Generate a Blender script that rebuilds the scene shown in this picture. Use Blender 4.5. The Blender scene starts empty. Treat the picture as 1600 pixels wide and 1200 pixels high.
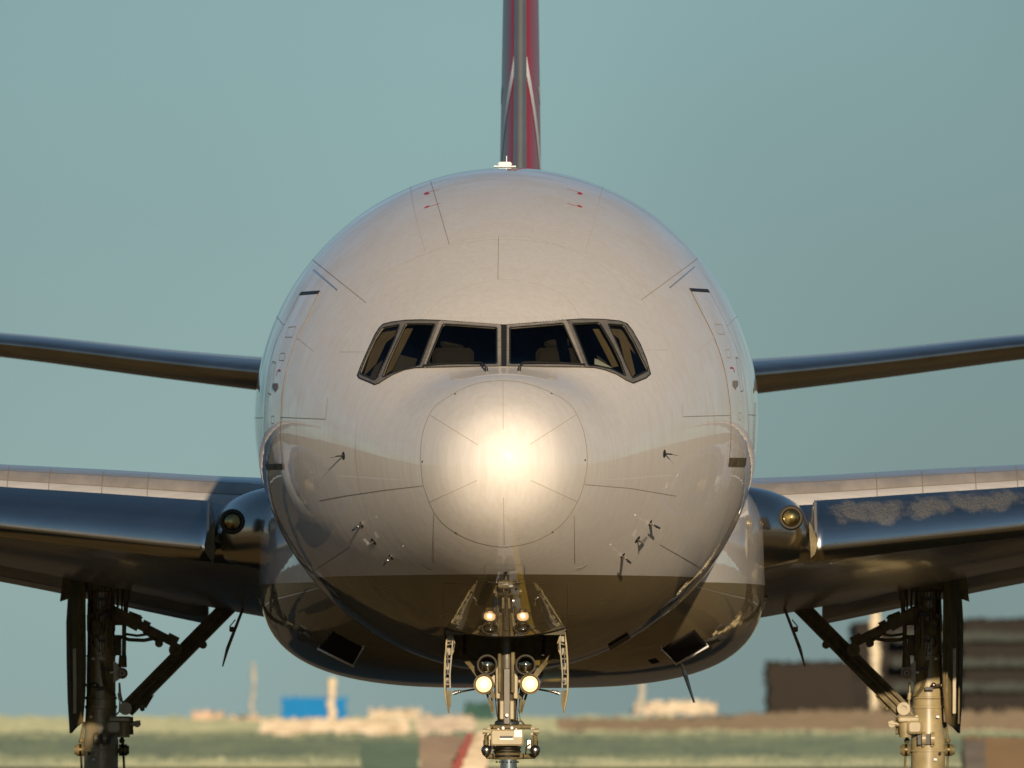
import bpy, bmesh, math, random
import numpy as np
from mathutils import Vector, Matrix
from mathutils.geometry import delaunay_2d_cdt
random.seed(7)
S = bpy.context.scene
COL = S.collection
# ------------------------------------------------------------------ camera
F = 37120.0          # focal length in pixels of a 1600 px wide frame
D = 281.0            # metres from the camera to the tip of the nose
HZ = 1110.0          # row of the horizon
CAMZ = 2.2
CL = 5.77            # height of the fuselage centreline
X0, YAW = -0.10, 0.0036
cam = bpy.data.cameras.new('camera'); co = bpy.data.objects.new('camera', cam); COL.objects.link(co)
co.location = (0, -D, CAMZ); co.rotation_euler = (math.pi/2, 0, 0)
cam.sensor_width = 36; cam.lens = F/1600*36; cam.shift_y = (HZ-600)/1600
cam.clip_start = 20; cam.clip_end = 30000
cam.dof.use_dof = True; cam.dof.focus_distance = D+4; cam.dof.aperture_fstop = 7
S.camera = co
# ------------------------------------------------------------------ sky, sun, exposure
SUN_EL, SUN_AZ = math.radians(13.0), math.radians(7.0)      # azimuth to the right of the camera's back
w = bpy.data.worlds.new('World'); S.world = w; w.use_nodes = True
nt = w.node_tree; nt.nodes.clear()
sky = nt.nodes.new('ShaderNodeTexSky'); sky.sky_type = 'NISHITA'; sky.sun_disc = False
sky.sun_elevation = SUN_EL; sky.sun_rotation = math.pi - SUN_AZ
sky.air_density = 1.0; sky.dust_density = 0.12; sky.ozone_density = 1.5
mulc = nt.nodes.new('ShaderNodeMix'); mulc.data_type = 'RGBA'; mulc.blend_type = 'MULTIPLY'
mulc.inputs[0].default_value = 1.0; mulc.inputs[7].default_value = (0.345, 0.545, 0.73, 1)
bg = nt.nodes.new('ShaderNodeBackground'); bg.inputs[1].default_value = 0.055
wo = nt.nodes.new('ShaderNodeOutputWorld')
hs = nt.nodes.new('ShaderNodeHueSaturation'); hs.inputs['Saturation'].default_value = 0.62
nt.links.new(sky.outputs[0], hs.inputs['Color']); nt.links.new(hs.outputs[0], mulc.inputs[6]); tcw = nt.nodes.new('ShaderNodeTexCoord'); nw = nt.nodes.new('ShaderNodeTexNoise'); nw.inputs['Scale'].default_value = 16; nw.inputs['Detail'].default_value = 2
mpw = nt.nodes.new('ShaderNodeMapping'); mpw.inputs['Location'].default_value = (1.3, .7, .1); nt.links.new(tcw.outputs['Generated'], mpw.inputs[0]); nt.links.new(mpw.outputs[0], nw.inputs[0])
rw = nt.nodes.new('ShaderNodeMapRange'); rw.inputs[1].default_value = .3; rw.inputs[2].default_value = .7; rw.inputs[3].default_value = .70; rw.inputs[4].default_value = 1.14; nt.links.new(nw.outputs[0], rw.inputs[0])
mw = nt.nodes.new('ShaderNodeMath'); mw.operation = 'MULTIPLY'; mw.inputs[1].default_value = 0.055; nt.links.new(rw.outputs[0], mw.inputs[0]); nt.links.new(mw.outputs[0], bg.inputs[1])
nt.links.new(mulc.outputs[2], bg.inputs[0]); nt.links.new(bg.outputs[0], wo.inputs[0])
sl = bpy.data.lights.new('sun', 'SUN'); so = bpy.data.objects.new('sun', sl); COL.objects.link(so)
sl.energy = 4.2; sl.angle = math.radians(0.5); sl.color = (1.0, 0.81, 0.59)
sd = Vector((math.sin(SUN_AZ)*math.cos(SUN_EL), -math.cos(SUN_AZ)*math.cos(SUN_EL), math.sin(SUN_EL)))
so.rotation_euler = sd.to_track_quat('Z', 'Y').to_euler(); so.location = (0, -100, 60)
vs = S.view_settings; vs.view_transform = 'Standard'; vs.look = 'None'; vs.exposure = 0.45; vs.gamma = 1.0; vs.use_curve_mapping = False
S.cycles.max_bounces = 8

# ------------------------------------------------------------------ materials
def mat(name, col, rough=0.5, metal=0.0, coat=0.0, coat_r=0.03, spec=0.5, noise=0.0, nscale=3.0, bump=0.0, bscale=2.0,
        col2=None, aniso=None, rnoise=0.0):
    m = bpy.data.materials.new(name); m.use_nodes = True
    n = m.node_tree.nodes; l = m.node_tree.links; b = n['Principled BSDF']
    b.inputs['Base Color'].default_value = (*col, 1); b.inputs['Roughness'].default_value = rough
    b.inputs['Metallic'].default_value = metal; b.inputs['Coat Weight'].default_value = coat
    b.inputs['Coat Roughness'].default_value = coat_r; b.inputs['Specular IOR Level'].default_value = spec
    tc = n.new('ShaderNodeTexCoord'); mp = n.new('ShaderNodeMapping'); l.new(tc.outputs['Object'], mp.inputs[0])
    if aniso: mp.inputs['Scale'].default_value = aniso
    if noise or rnoise or col2:
        t = n.new('ShaderNodeTexNoise'); t.inputs['Scale'].default_value = nscale; t.inputs['Detail'].default_value = 7
        t.inputs['Roughness'].default_value = 0.62
        l.new(mp.outputs[0], t.inputs[0])
        r = n.new('ShaderNodeValToRGB'); r.color_ramp.elements[0].position = 0.36; r.color_ramp.elements[1].position = 0.64
        c2 = col2 if col2 else tuple(c*(1-noise) for c in col)
        r.color_ramp.elements[0].color = (*c2, 1); r.color_ramp.elements[1].color = (*col, 1)
        l.new(t.outputs[0], r.inputs[0]); l.new(r.outputs[0], b.inputs['Base Color'])
        if rnoise:
            mr = n.new('ShaderNodeMapRange'); mr.inputs[3].default_value = rough-rnoise; mr.inputs[4].default_value = rough+rnoise
            l.new(t.outputs[0], mr.inputs[0]); l.new(mr.outputs[0], b.inputs['Roughness'])
    if bump:
        t2 = n.new('ShaderNodeTexNoise'); t2.inputs['Scale'].default_value = bscale; t2.inputs['Detail'].default_value = 4
        l.new(mp.outputs[0], t2.inputs[0])
        bp = n.new('ShaderNodeBump'); bp.inputs['Strength'].default_value = 1.0; bp.inputs['Distance'].default_value = bump
        l.new(t2.outputs[0], bp.inputs['Height']); l.new(bp.outputs[0], b.inputs['Normal'])
        if coat: l.new(bp.outputs[0], b.inputs['Coat Normal'])
    return m

def fuselage_paint():
    # white gloss paint above, grey gloss paint below one straight waterline, faint grime streaks, sheet-metal waviness
    m = mat('fuselage_paint', (0.78, 0.77, 0.74), metal=0.84, rough=0.80, coat=1.0, coat_r=0.02)
    n = m.node_tree.nodes; l = m.node_tree.links; b = n['Principled BSDF']
    tc = n.new('ShaderNodeTexCoord'); sx = n.new('ShaderNodeSeparateXYZ'); l.new(tc.outputs['Object'], sx.inputs[0])
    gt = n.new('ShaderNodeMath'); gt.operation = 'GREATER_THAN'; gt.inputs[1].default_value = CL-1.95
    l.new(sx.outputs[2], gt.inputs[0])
    # grime: streaks that run aft along the skin, broken by noise
    mp = n.new('ShaderNodeMapping'); mp.inputs['Scale'].default_value = (5.0, 5.0, 0.5); l.new(tc.outputs['Object'], mp.inputs[0])
    t = n.new('ShaderNodeTexNoise'); t.inputs['Scale'].default_value = 2.6; t.inputs['Detail'].default_value = 8; t.inputs['Roughness'].default_value = 0.7
    l.new(mp.outputs[0], t.inputs[0])
    r = n.new('ShaderNodeValToRGB'); r.color_ramp.elements[0].position = 0.25; r.color_ramp.elements[1].position = 0.6
    r.color_ramp.elements[0].color = (0.80, 0.755, 0.69, 1); r.color_ramp.elements[1].color = (0.87, 0.835, 0.79, 1)
    l.new(t.outputs[0], r.inputs[0])
    # small insect and fluid specks
    v = n.new('ShaderNodeTexVoronoi'); v.inputs['Scale'].default_value = 3.2; l.new(tc.outputs['Object'], v.inputs['Vector'])
    lt = n.new('ShaderNodeMath'); lt.operation = 'LESS_THAN'; lt.inputs[1].default_value = 0.022; l.new(v.outputs['Distance'], lt.inputs[0])
    sp = n.new('ShaderNodeMix'); sp.data_type = 'RGBA'; sp.inputs[7].default_value = (0.42, 0.33, 0.2, 1)
    hf = n.new('ShaderNodeMath'); hf.operation = 'MULTIPLY'; hf.inputs[1].default_value = 0.55; l.new(lt.outputs[0], hf.inputs[0])
    l.new(hf.outputs[0], sp.inputs[0]); l.new(r.outputs[0], sp.inputs[6])
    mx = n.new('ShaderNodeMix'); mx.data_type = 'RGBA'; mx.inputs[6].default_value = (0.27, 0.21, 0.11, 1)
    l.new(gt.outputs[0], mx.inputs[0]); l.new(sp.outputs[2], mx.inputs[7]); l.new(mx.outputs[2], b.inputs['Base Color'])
    b.inputs['Coat IOR'].default_value = 1.85
    # skin waviness
    mp2 = n.new('ShaderNodeMapping'); mp2.inputs['Scale'].default_value = (1, 1.6, 1); l.new(tc.outputs['Object'], mp2.inputs[0])
    w1 = n.new('ShaderNodeTexNoise'); w1.inputs['Scale'].default_value = 1.3; w1.inputs['Detail'].default_value = 3; l.new(mp2.outputs[0], w1.inputs[0])
    b1 = n.new('ShaderNodeBump'); b1.inputs['Distance'].default_value = 0.0035; b1.inputs['Strength'].default_value = 0.6; l.new(w1.outputs[0], b1.inputs['Height'])
    # frames: fine ripples at each frame station
    wv = n.new('ShaderNodeTexWave'); wv.bands_direction = 'Y'; wv.inputs['Scale'].default_value = 0.9; wv.inputs['Distortion'].default_value = 2.5; wv.inputs['Detail'].default_value = 3
    l.new(tc.outputs['Object'], wv.inputs['Vector'])
    b2 = n.new('ShaderNodeBump'); b2.inputs['Distance'].default_value = 0.00025; l.new(wv.outputs[0], b2.inputs['Height']); l.new(b1.outputs[0], b2.inputs['Normal'])
    l.new(b2.outputs[0], b.inputs['Normal']); l.new(b2.outputs[0], b.inputs['Coat Normal'])
    return m

def slat_mat():
    # bare metal with one corroded, chalky patch on the right-hand slat near the body
    m = mat('slat_metal', (0.86, 0.83, 0.77), rough=0.20, metal=1.0, noise=0.08, nscale=1.2, aniso=(0.4, 3, 3))
    n = m.node_tree.nodes; l = m.node_tree.links; b = n['Principled BSDF']; out = n['Material Output']
    tc = n.new('ShaderNodeTexCoord'); sx = n.new('ShaderNodeSeparateXYZ'); l.new(tc.outputs['Object'], sx.inputs[0])
    def M_(op, a, b_=None, c=None):
        k = n.new('ShaderNodeMath'); k.operation = op
        for i_, v in enumerate((a, b_, c)):
            if v is None: continue
            if isinstance(v, (int, float)): k.inputs[i_].default_value = v
            else: l.new(v, k.inputs[i_])
        return k.outputs[0]
    # height of the patch follows the slat's dihedral
    h = M_('SUBTRACT', sx.outputs[2], M_('MULTIPLY_ADD', sx.outputs[0], .105, CL-1.48))
    v = M_('DIVIDE', M_('ABSOLUTE', h), .15); u = M_('DIVIDE', M_('ABSOLUTE', M_('SUBTRACT', sx.outputs[0], 5.35)), 1.35)
    t = n.new('ShaderNodeTexNoise'); t.inputs['Scale'].default_value = 2.2; t.inputs['Detail'].default_value = 9; t.inputs['Roughness'].default_value = .6; l.new(tc.outputs['Object'], t.inputs[0])
    s_ = M_('ADD', M_('POWER', u, 3.0), M_('POWER', v, 2.0)); k = M_('MULTIPLY', M_('SUBTRACT', 1.05, M_('ADD', s_, M_('MULTIPLY', M_('SUBTRACT', t.outputs[0], .5), 6.5))), 1.0); kn = k.node; kn.use_clamp = True
    p = n.new('ShaderNodeBsdfPrincipled'); p.inputs['Roughness'].default_value = .6; p.inputs['Base Color'].default_value = (.36, .31, .20, 1)
    t2 = n.new('ShaderNodeTexNoise'); t2.inputs['Scale'].default_value = 45; t2.inputs['Detail'].default_value = 6; l.new(tc.outputs['Object'], t2.inputs[0])
    r = n.new('ShaderNodeValToRGB'); r.color_ramp.elements[0].color = (.16, .15, .12, 1); r.color_ramp.elements[1].color = (.40, .34, .22, 1); r.color_ramp.elements[0].position = .4; r.color_ramp.elements[1].position = .6
    l.new(t2.outputs[0], r.inputs[0]); l.new(r.outputs[0], p.inputs['Base Color'])
    mx = n.new('ShaderNodeMixShader'); l.new(M_('MULTIPLY', k, .20), mx.inputs[0]); l.new(b.outputs[0], mx.inputs[1]); l.new(p.outputs[0], mx.inputs[2]); l.new(mx.outputs[0], out.inputs[0])
    return m
M = {}
M['skin'] = fuselage_paint()
M['white'] = mat('white_paint', (0.76, 0.74, 0.70), rough=0.35, coat=1.0, coat_r=0.05, noise=0.12, nscale=1.5, bump=0.004, bscale=1.2)
M['wing_grey'] = mat('wing_grey_paint', (0.36, 0.35, 0.33), rough=0.32, coat=0.5, coat_r=0.1, noise=0.25, nscale=1.2, bump=0.006, bscale=0.9, aniso=(0.6, 2.5, 2.5))
M['wing_white'] = mat('wing_light_paint', (0.62, 0.59, 0.55), rough=0.42, coat=0.3, coat_r=0.15, noise=0.15, nscale=2.0, aniso=(0.5, 3, 3))
M['wing_tan'] = mat('wing_stained_panel', (0.46, 0.40, 0.33), rough=0.40, noise=0.35, nscale=1.1, aniso=(2.2, 0.5, 0.5))
M['bare'] = mat('bare_leading_edge_metal', (0.82, 0.78, 0.70), rough=0.22, metal=1.0, noise=0.08, nscale=1.2, aniso=(0.5, 3, 3))
M['tail_metal'] = mat('tail_edge_metal', (0.72, 0.70, 0.64), rough=0.28, metal=1.0, noise=0.2, nscale=1.0, aniso=(0.5, 2, 2))
M['slatm'] = slat_mat()
M['fin_metal'] = mat('fin_edge_metal', (0.60, 0.60, 0.56), rough=0.5, metal=1.0, noise=0.1, nscale=1.0)
M['worn'] = mat('worn_metal', (0.62, 0.56, 0.42), rough=0.55, metal=0.4, col2=(0.32, 0.31, 0.29), nscale=2.2, aniso=(0.7, 3, 3))
M['red'] = mat('red_paint', (0.33, 0.008, 0.012), rough=0.30, spec=.5, noise=0.1, nscale=1)
M['fwhite'] = mat('fin_white_paint', (0.7, 0.7, 0.7), rough=0.35)
M['seam'] = mat('panel_seam', (0.26, 0.22, 0.17), rough=0.7)
M['seam_soft'] = mat('panel_seam_faint', (0.42, 0.38, 0.32), rough=0.6)
M['lip'] = mat('bright_edge_trim', (0.8, 0.78, 0.72), rough=0.25, metal=0.8)
M['frame'] = mat('window_frame_grey', (0.14, 0.128, 0.11), rough=0.5, noise=0.25, nscale=9)
M['frame2'] = mat('windshield_frame_grey', (0.25, 0.23, 0.20), rough=0.5, noise=0.25, nscale=12)
M['gasket'] = mat('window_gasket', (0.015, 0.014, 0.012), rough=0.55)
M['dark'] = mat('black_paint', (0.012, 0.011, 0.010), rough=0.5)
M['rubber'] = mat('tyre_rubber', (0.03, 0.03, 0.03), rough=0.75, noise=0.4, nscale=6)
M['gear'] = mat('landing_gear_paint', (0.33, 0.265, 0.135), rough=0.38, coat=0.4, coat_r=0.12, noise=0.3, nscale=4, rnoise=0.08)
M['gear_dirty'] = mat('landing_gear_grimy', (0.16, 0.125, 0.055), rough=0.6, spec=.25, noise=0.5, nscale=7)
M['steel'] = mat('steel_fitting', (0.45, 0.42, 0.38), rough=0.3, metal=1.0, noise=0.5, nscale=8)
M['chrome'] = mat('polished_piston', (0.85, 0.85, 0.85), rough=0.08, metal=1.0)
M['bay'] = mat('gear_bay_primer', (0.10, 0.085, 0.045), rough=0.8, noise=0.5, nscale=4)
M['door_in'] = mat('gear_door_inner', (0.24, 0.21, 0.14), rough=0.5, noise=0.4, nscale=5)
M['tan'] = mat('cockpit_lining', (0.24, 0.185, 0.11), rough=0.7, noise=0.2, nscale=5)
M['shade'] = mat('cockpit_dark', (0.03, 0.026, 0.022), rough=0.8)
M['paper'] = mat('paper', (0.7, 0.75, 0.75), rough=0.8)
M['grey'] = mat('marking_grey', (0.22, 0.2, 0.19), rough=0.6)
M['redmark'] = mat('red_marking', (0.45, 0.02, 0.04), rough=0.4)
M['lens_gold'] = mat('landing_light_reflector', (0.06, 0.048, 0.018), rough=0.38, metal=1.0)
M['lamp_dim'] = mat('unlit_lamp_reflector', (0.20, 0.18, 0.14), rough=0.12, metal=1.0)
M['lampring'] = mat('lamp_bezel', (.05, .045, .035), rough=.7, spec=.1)
M['gear_dark'] = mat('dark_strut', (.085, .07, .04), rough=.4, noise=.4, nscale=6)
M['fan'] = mat('fan_blade', (.05, .05, .055), rough=.35, metal=.8)
M['inlet'] = mat('opening_shade', (.010, .008, .006), rough=.9, spec=.1)  # near-black that paints the shade inside the fairing openings
M['gold_dome'] = mat('amber_lens', (.55, .43, .17), rough=.28, metal=1.0)
M['dome'] = mat('clear_lens', (.34, .31, .24), rough=.06, metal=1.0)
M['plate'] = mat('gear_door_outer', (.17, .125, .055), rough=.9, spec=.05, noise=.3, nscale=3)
M['bright'] = mat('lamp_bulb', (0.8, 0.78, 0.7), rough=0.3)

def glass_mat(name, tint, rough=0.0, ior=1.5):
    m = bpy.data.materials.new(name); m.use_nodes = True; n = m.node_tree.nodes; l = m.node_tree.links; n.clear()
    o = n.new('ShaderNodeOutputMaterial'); mx = n.new('ShaderNodeMixShader'); lw = n.new('ShaderNodeLayerWeight'); lw.inputs[0].default_value = .5; pw = n.new('ShaderNodeMath'); pw.operation = 'POWER'; pw.inputs[1].default_value = 4.0; l.new(lw.outputs['Facing'], pw.inputs[0]); fr = n.new('ShaderNodeMath'); fr.operation = 'MULTIPLY_ADD'; fr.inputs[1].default_value = .4; fr.inputs[2].default_value = .022; l.new(pw.outputs[0], fr.inputs[0])
    t = n.new('ShaderNodeBsdfTransparent'); t.inputs[0].default_value = (*tint, 1)
    g = n.new('ShaderNodeBsdfGlossy'); g.inputs['Roughness'].default_value = rough
    l.new(fr.outputs[0], mx.inputs[0]); l.new(t.outputs[0], mx.inputs[1]); l.new(g.outputs[0], mx.inputs[2]); l.new(mx.outputs[0], o.inputs[0])
    return m
M['glass'] = glass_mat('cockpit_glass', (0.55, 0.54, 0.45), 0.02)
M['seat'] = mat('seat_cover', (.022, .018, .013), rough=.9)
M['lamp_glass'] = glass_mat('lamp_glass', (0.9, 0.88, 0.8), 0.01, 1.45)
def emis(name, col, st):
    m = bpy.data.materials.new(name); m.use_nodes = True; n = m.node_tree.nodes; b = n['Principled BSDF']
    b.inputs['Base Color'].default_value = (0.8, 0.7, 0.5, 1)
    b.inputs['Emission Color'].default_value = (*col, 1); b.inputs['Emission Strength'].default_value = st
    return m
M['lit'] = emis('lit_lamp', (1.0, 0.78, 0.42), 7); M['glow2'] = emis('lit_lamp_halo_inner', (1.0, 0.60, 0.12), 1.1); M['glow'] = emis('lit_lamp_halo_outer', (1.0, 0.33, 0.03), .6)  # the two amber glows paint a halo around the lit core

# ------------------------------------------------------------------ mesh helpers
def link(name, verts, faces, m, parent=None, smooth=True, sharp=35, mats=None, fm=None):
    me = bpy.data.meshes.new(name)
    me.from_pydata([tuple(v) for v in verts], [], [tuple(f) for f in faces])
    for mm in (mats if mats else [m]): me.materials.append(mm)
    if fm is not None: me.polygons.foreach_set('material_index', fm)
    me.update()
    if smooth:
        me.polygons.foreach_set('use_smooth', [True]*len(me.polygons))
        if sharp: me.set_sharp_from_angle(angle=math.radians(sharp))
    o = bpy.data.objects.new(name, me); COL.objects.link(o)
    if parent: o.parent = parent
    return o

class MB:
    """collects shapes, builds ONE mesh object; zoff lifts aeroplane coordinates to the ground frame"""
    def __init__(s, zoff=0.0): s.v = []; s.f = []; s.m = []; s.mats = []; s.z = zoff; s.cur = 0
    def use(s, m):
        if m not in s.mats: s.mats.append(m)
        s.cur = s.mats.index(m); return s
    def add(s, vs, fs):
        b = len(s.v); s.v += [(p[0], p[1], p[2]+s.z) for p in vs]; s.f += [tuple(b+i for i in f) for f in fs]; s.m += [s.cur]*len(fs)
    def tube(s, p0, p1, r0, r1=None, n=20, cap=True):
        if r1 is None: r1 = r0
        p0 = Vector(p0); p1 = Vector(p1); q = (p1-p0).to_track_quat('Z', 'Y'); vs = []
        for p, r in ((p0, r0), (p1, r1)):
            for i in range(n):
                a = 2*math.pi*i/n; vs.append(p + q @ Vector((r*math.cos(a), r*math.sin(a), 0)))
        fs = [(i, (i+1) % n, n+(i+1) % n, n+i) for i in range(n)]
        if cap: fs += [tuple(reversed(range(n))), tuple(range(n, 2*n))]
        s.add(vs, fs); return s
    def path(s, pts, r, n=8):
        pts = [Vector(p) for p in pts]; vs = []; fs = []
        for k, p in enumerate(pts):
            d = (pts[min(k+1, len(pts)-1)]-pts[max(k-1, 0)]); q = d.to_track_quat('Z', 'Y')
            for i in range(n):
                a = 2*math.pi*i/n; vs.append(p + q @ Vector((r*math.cos(a), r*math.sin(a), 0)))
        for k in range(len(pts)-1):
            for i in range(n): fs.append((k*n+i, k*n+(i+1) % n, (k+1)*n+(i+1) % n, (k+1)*n+i))
        fs += [tuple(reversed(range(n))), tuple(range((len(pts)-1)*n, len(pts)*n))]
        s.add(vs, fs); return s
    def lathe(s, prof, p, d, n=32, cap=True):
        """prof = [(distance along d, radius)]"""
        p = Vector(p); q = Vector(d).normalized().to_track_quat('Z', 'Y'); vs = []; fs = []
        for (h, r) in prof:
            for i in range(n):
                a = 2*math.pi*i/n; vs.append(p + q @ Vector((r*math.cos(a), r*math.sin(a), h)))
        for k in range(len(prof)-1):
            for i in range(n): fs.append((k*n+i, k*n+(i+1) % n, (k+1)*n+(i+1) % n, (k+1)*n+i))
        if cap and prof[0][1] > 1e-4: fs.append(tuple(reversed(range(n))))
        if cap and prof[-1][1] > 1e-4: fs.append(tuple(range((len(prof)-1)*n, len(prof)*n)))
        s.add(vs, fs); return s
    def box(s, c, size, rot=None, bev=0.0):
        c = Vector(c); hx, hy, hz = (k/2 for k in size)
        R = rot if rot is not None else Matrix.Identity(3)
        b = min(bev, hx*.9, hy*.9, hz*.9)
        if b <= 0:
            vs = [c + R @ Vector((sx*hx, sy*hy, sz*hz)) for sz in (-1, 1) for sy in (-1, 1) for sx in (-1, 1)]
            s.add(vs, [(0, 2, 3, 1), (4, 5, 7, 6), (0, 1, 5, 4), (2, 6, 7, 3), (0, 4, 6, 2), (1, 3, 7, 5)]); return s
        ring = [(hx-b, hz), (hx, hz-b), (hx, -hz+b), (hx-b, -hz), (-hx+b, -hz), (-hx, -hz+b), (-hx, hz-b), (-hx+b, hz)]
        vs = []
        for y, k in ((-hy, b), (-hy+b, 0), (hy-b, 0), (hy, b)):
            for x, z in ring:
                sx = (hx-k)/hx; sz = (hz-k)/hz; vs.append(c + R @ Vector((x*sx, y, z*sz)))
        fs = [tuple(range(8)), tuple(reversed(range(24, 32)))]
        for k in range(3):
            for i in range(8): fs.append((k*8+i, (k+1)*8+i, (k+1)*8+(i+1) % 8, k*8+(i+1) % 8))
        s.add(vs, fs); return s
    def prism(s, poly, vec):
        vec = Vector(vec); n = len(poly); vs = [Vector(p) for p in poly]+[Vector(p)+vec for p in poly]
        s.add(vs, [tuple(range(n)), tuple(reversed(range(n, 2*n)))]+[(i, n+i, n+(i+1) % n, (i+1) % n) for i in range(n)]); return s
    def beam(s, p0, p1, wd, dp, up=(0, 1, 0)):
        """rectangular bar, wd across, dp along 'up'"""
        p0 = Vector(p0); p1 = Vector(p1); d = (p1-p0).normalized(); u = Vector(up); u = (u-d*u.dot(d)).normalized(); sd_ = d.cross(u)
        vs = []
        for p in (p0, p1):
            for a, b in ((-1, -1), (1, -1), (1, 1), (-1, 1)): vs.append(p+sd_*a*wd/2+u*b*dp/2)
        s.add(vs, [(3, 2, 1, 0), (4, 5, 6, 7)]+[(i, (i+1) % 4, 4+(i+1) % 4, 4+i) for i in range(4)]); return s
    def ball(s, c, r, n=20):
        s.lathe([(-r*math.cos(math.pi*k/10), max(r*math.sin(math.pi*k/10), 1e-5)) for k in range(11)], c, (0, 0, 1), n); return s
    def grid(s, P, closed=False):
        """P[i][j] points"""
        n = len(P); k = len(P[0]); vs = [p for r in P for p in r]; fs = []
        for i in range(n-1):
            for j in range(k if closed else k-1):
                fs.append((i*k+j, i*k+(j+1) % k, (i+1)*k+(j+1) % k, (i+1)*k+j))
        s.add(vs, fs); return s
    def build(s, name, m=None, parent=None, sharp=35, smooth=True):
        mats = s.mats if s.mats else [m]
        o = link(name, s.v, s.f, None, parent, smooth, sharp, mats, s.m)
        if name in ('wing', 'slat', 'belly_fairing', 'wheel_well_fairing', 'root_glove', 'engine', 'intake_lip', 'tailplane', 'fin', 'spinner', 'main_gear', 'nose_gear', 'flap'):
            b = bmesh.new(); b.from_mesh(o.data)
            if name in ('belly_fairing', 'wheel_well_fairing'):
                b.normal_update()
                for f in b.faces:
                    c = f.calc_center_median()
                    if f.normal.x*c.x+f.normal.z*(c.z-(CL-1.7)) < 0: f.normal_flip()
            else: bmesh.ops.remove_doubles(b, verts=b.verts, dist=1e-6); bmesh.ops.recalc_face_normals(b, faces=b.faces)
            b.to_mesh(o.data); b.free()
        return o
def PMB(): return MB(CL)

def tag(o, label=None, cat=None, group=None, kind=None):
    if label: o['label'] = label
    if cat: o['category'] = cat
    if group: o['group'] = group
    if kind: o['kind'] = kind
    return o

def A(px, py, y):
    """a spot seen at (px, py) at y metres behind the nose, in the aeroplane's own frame"""
    k = (y+D)/F
    return Vector(((px-800)*k - X0 - YAW*y, y, CAMZ+(HZ-py)*k-CL))

# ------------------------------------------------------------------ fuselage surface
def cubic(xs, ys):
    xs = np.array(xs, float); ys = np.array(ys, float); n = len(xs); h = np.diff(xs); a = np.zeros((n, n)); r = np.zeros(n)
    a[0, 0] = a[-1, -1] = 1
    for i in range(1, n-1):
        a[i, i-1] = h[i-1]; a[i, i] = 2*(h[i-1]+h[i]); a[i, i+1] = h[i]; r[i] = 3*((ys[i+1]-ys[i])/h[i]-(ys[i]-ys[i-1])/h[i-1])
    c = np.linalg.solve(a, r); b = (ys[1:]-ys[:-1])/h-h*(2*c[:-1]+c[1:])/3; d = (c[1:]-c[:-1])/(3*h)
    def f(x):
        x = np.asarray(x, float); i = np.clip(np.searchsorted(xs, x)-1, 0, n-2); t = x-xs[i]
        return ys[i]+b[i]*t+c[i]*t*t+d[i]*t**3
    return f
q = math.sqrt
TIP = -0.66
_w = cubic([0, q(.1), q(.25), q(.5), q(.95), q(2), q(3), q(4), q(5), q(5.9), q(6.95), q(8.2), q(9.6), q(11.5)],
           [0, .43, .66, .86, 1.09, 1.52, 1.88, 2.21, 2.50, 2.72, 2.90, 3.02, 3.083, 3.10])
_t = cubic([0, q(.1), q(.25), q(.5), q(.95), q(1.5), q(1.95), q(2.35), q(2.8), q(3.4), q(4.1), q(5), q(6), q(7), q(8.2), q(9.6), q(11.5)],
           [TIP, TIP+.42, TIP+.64, TIP+.83, TIP+1.03, .48, .59, .78, 1.02, 1.36, 1.70, 2.08, 2.43, 2.70, 2.93, 3.06, 3.10])
_b = cubic([0, q(.1), q(.25), q(.5), q(.95), q(2), q(3), q(4), q(5), q(6), q(7), q(8.2), q(9.6), q(11.5)],
           [TIP, TIP-.43, TIP-.65, TIP-.84, TIP-1.05, -2.03, -2.27, -2.49, -2.68, -2.82, -2.93, -3.03, -3.085, -3.10])
_m = cubic([0, q(.95), q(3), q(6), q(9), q(11.5)], [TIP, -.62, -.38, -.12, -.01, 0])
_wt = cubic([46, 52, 58, 64, 70, 73.5], [3.10, 3.0, 2.5, 1.75, .9, .25])
_tt = cubic([46, 52, 58, 64, 70, 73.5], [3.10, 3.08, 2.98, 2.75, 2.35, 1.9])
_bt = cubic([46, 52, 58, 64, 70, 73.5], [-3.10, -2.7, -1.6, -.3, .85, 1.35])
def prm(y):
    y = np.asarray(y, float); s_ = np.sqrt(np.clip(y, 0, 11.5)); yt = np.clip(y, 46, 73.5); k = y > 46
    w_ = np.where(k, _wt(yt), _w(s_)); t_ = np.where(k, _tt(yt), _t(s_)); b_ = np.where(k, _bt(yt), _b(s_))
    m_ = np.where(k, (_tt(yt)+_bt(yt))/2, _m(s_)); return w_, t_, b_, m_
def surf(y, th, off=0.0):
    y = np.asarray(y, float); th = np.asarray(th, float)
    def P(y, th):
        w_, t_, b_, m_ = prm(y); h = np.where(np.sin(th) > 0, t_-m_, m_-b_)
        return np.stack([w_*np.cos(th), y*np.ones_like(th), m_+h*np.sin(th)], -1)
    p = P(y, th)
    e = 1e-3; y1 = np.maximum(y-e, 1e-4); du = P(y+e, th)-P(y1, th); dv = P(y, th+e)-P(y, th-e)
    nrm = np.cross(dv, du); nrm /= np.linalg.norm(nrm, axis=-1, keepdims=True)+1e-12
    c = p.copy(); w_, t_, b_, m_ = prm(y); c[..., 0] = 0; c[..., 2] = m_
    nrm = np.where(((p-c)*nrm).sum(-1, keepdims=True) < 0, -nrm, nrm)
    return p+nrm*off, nrm
_YG = np.concatenate([np.linspace(1e-4, .2, 40), np.linspace(.21, 5, 220), np.linspace(5.03, 11.5, 180)])
_PG = prm(_YG)
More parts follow.
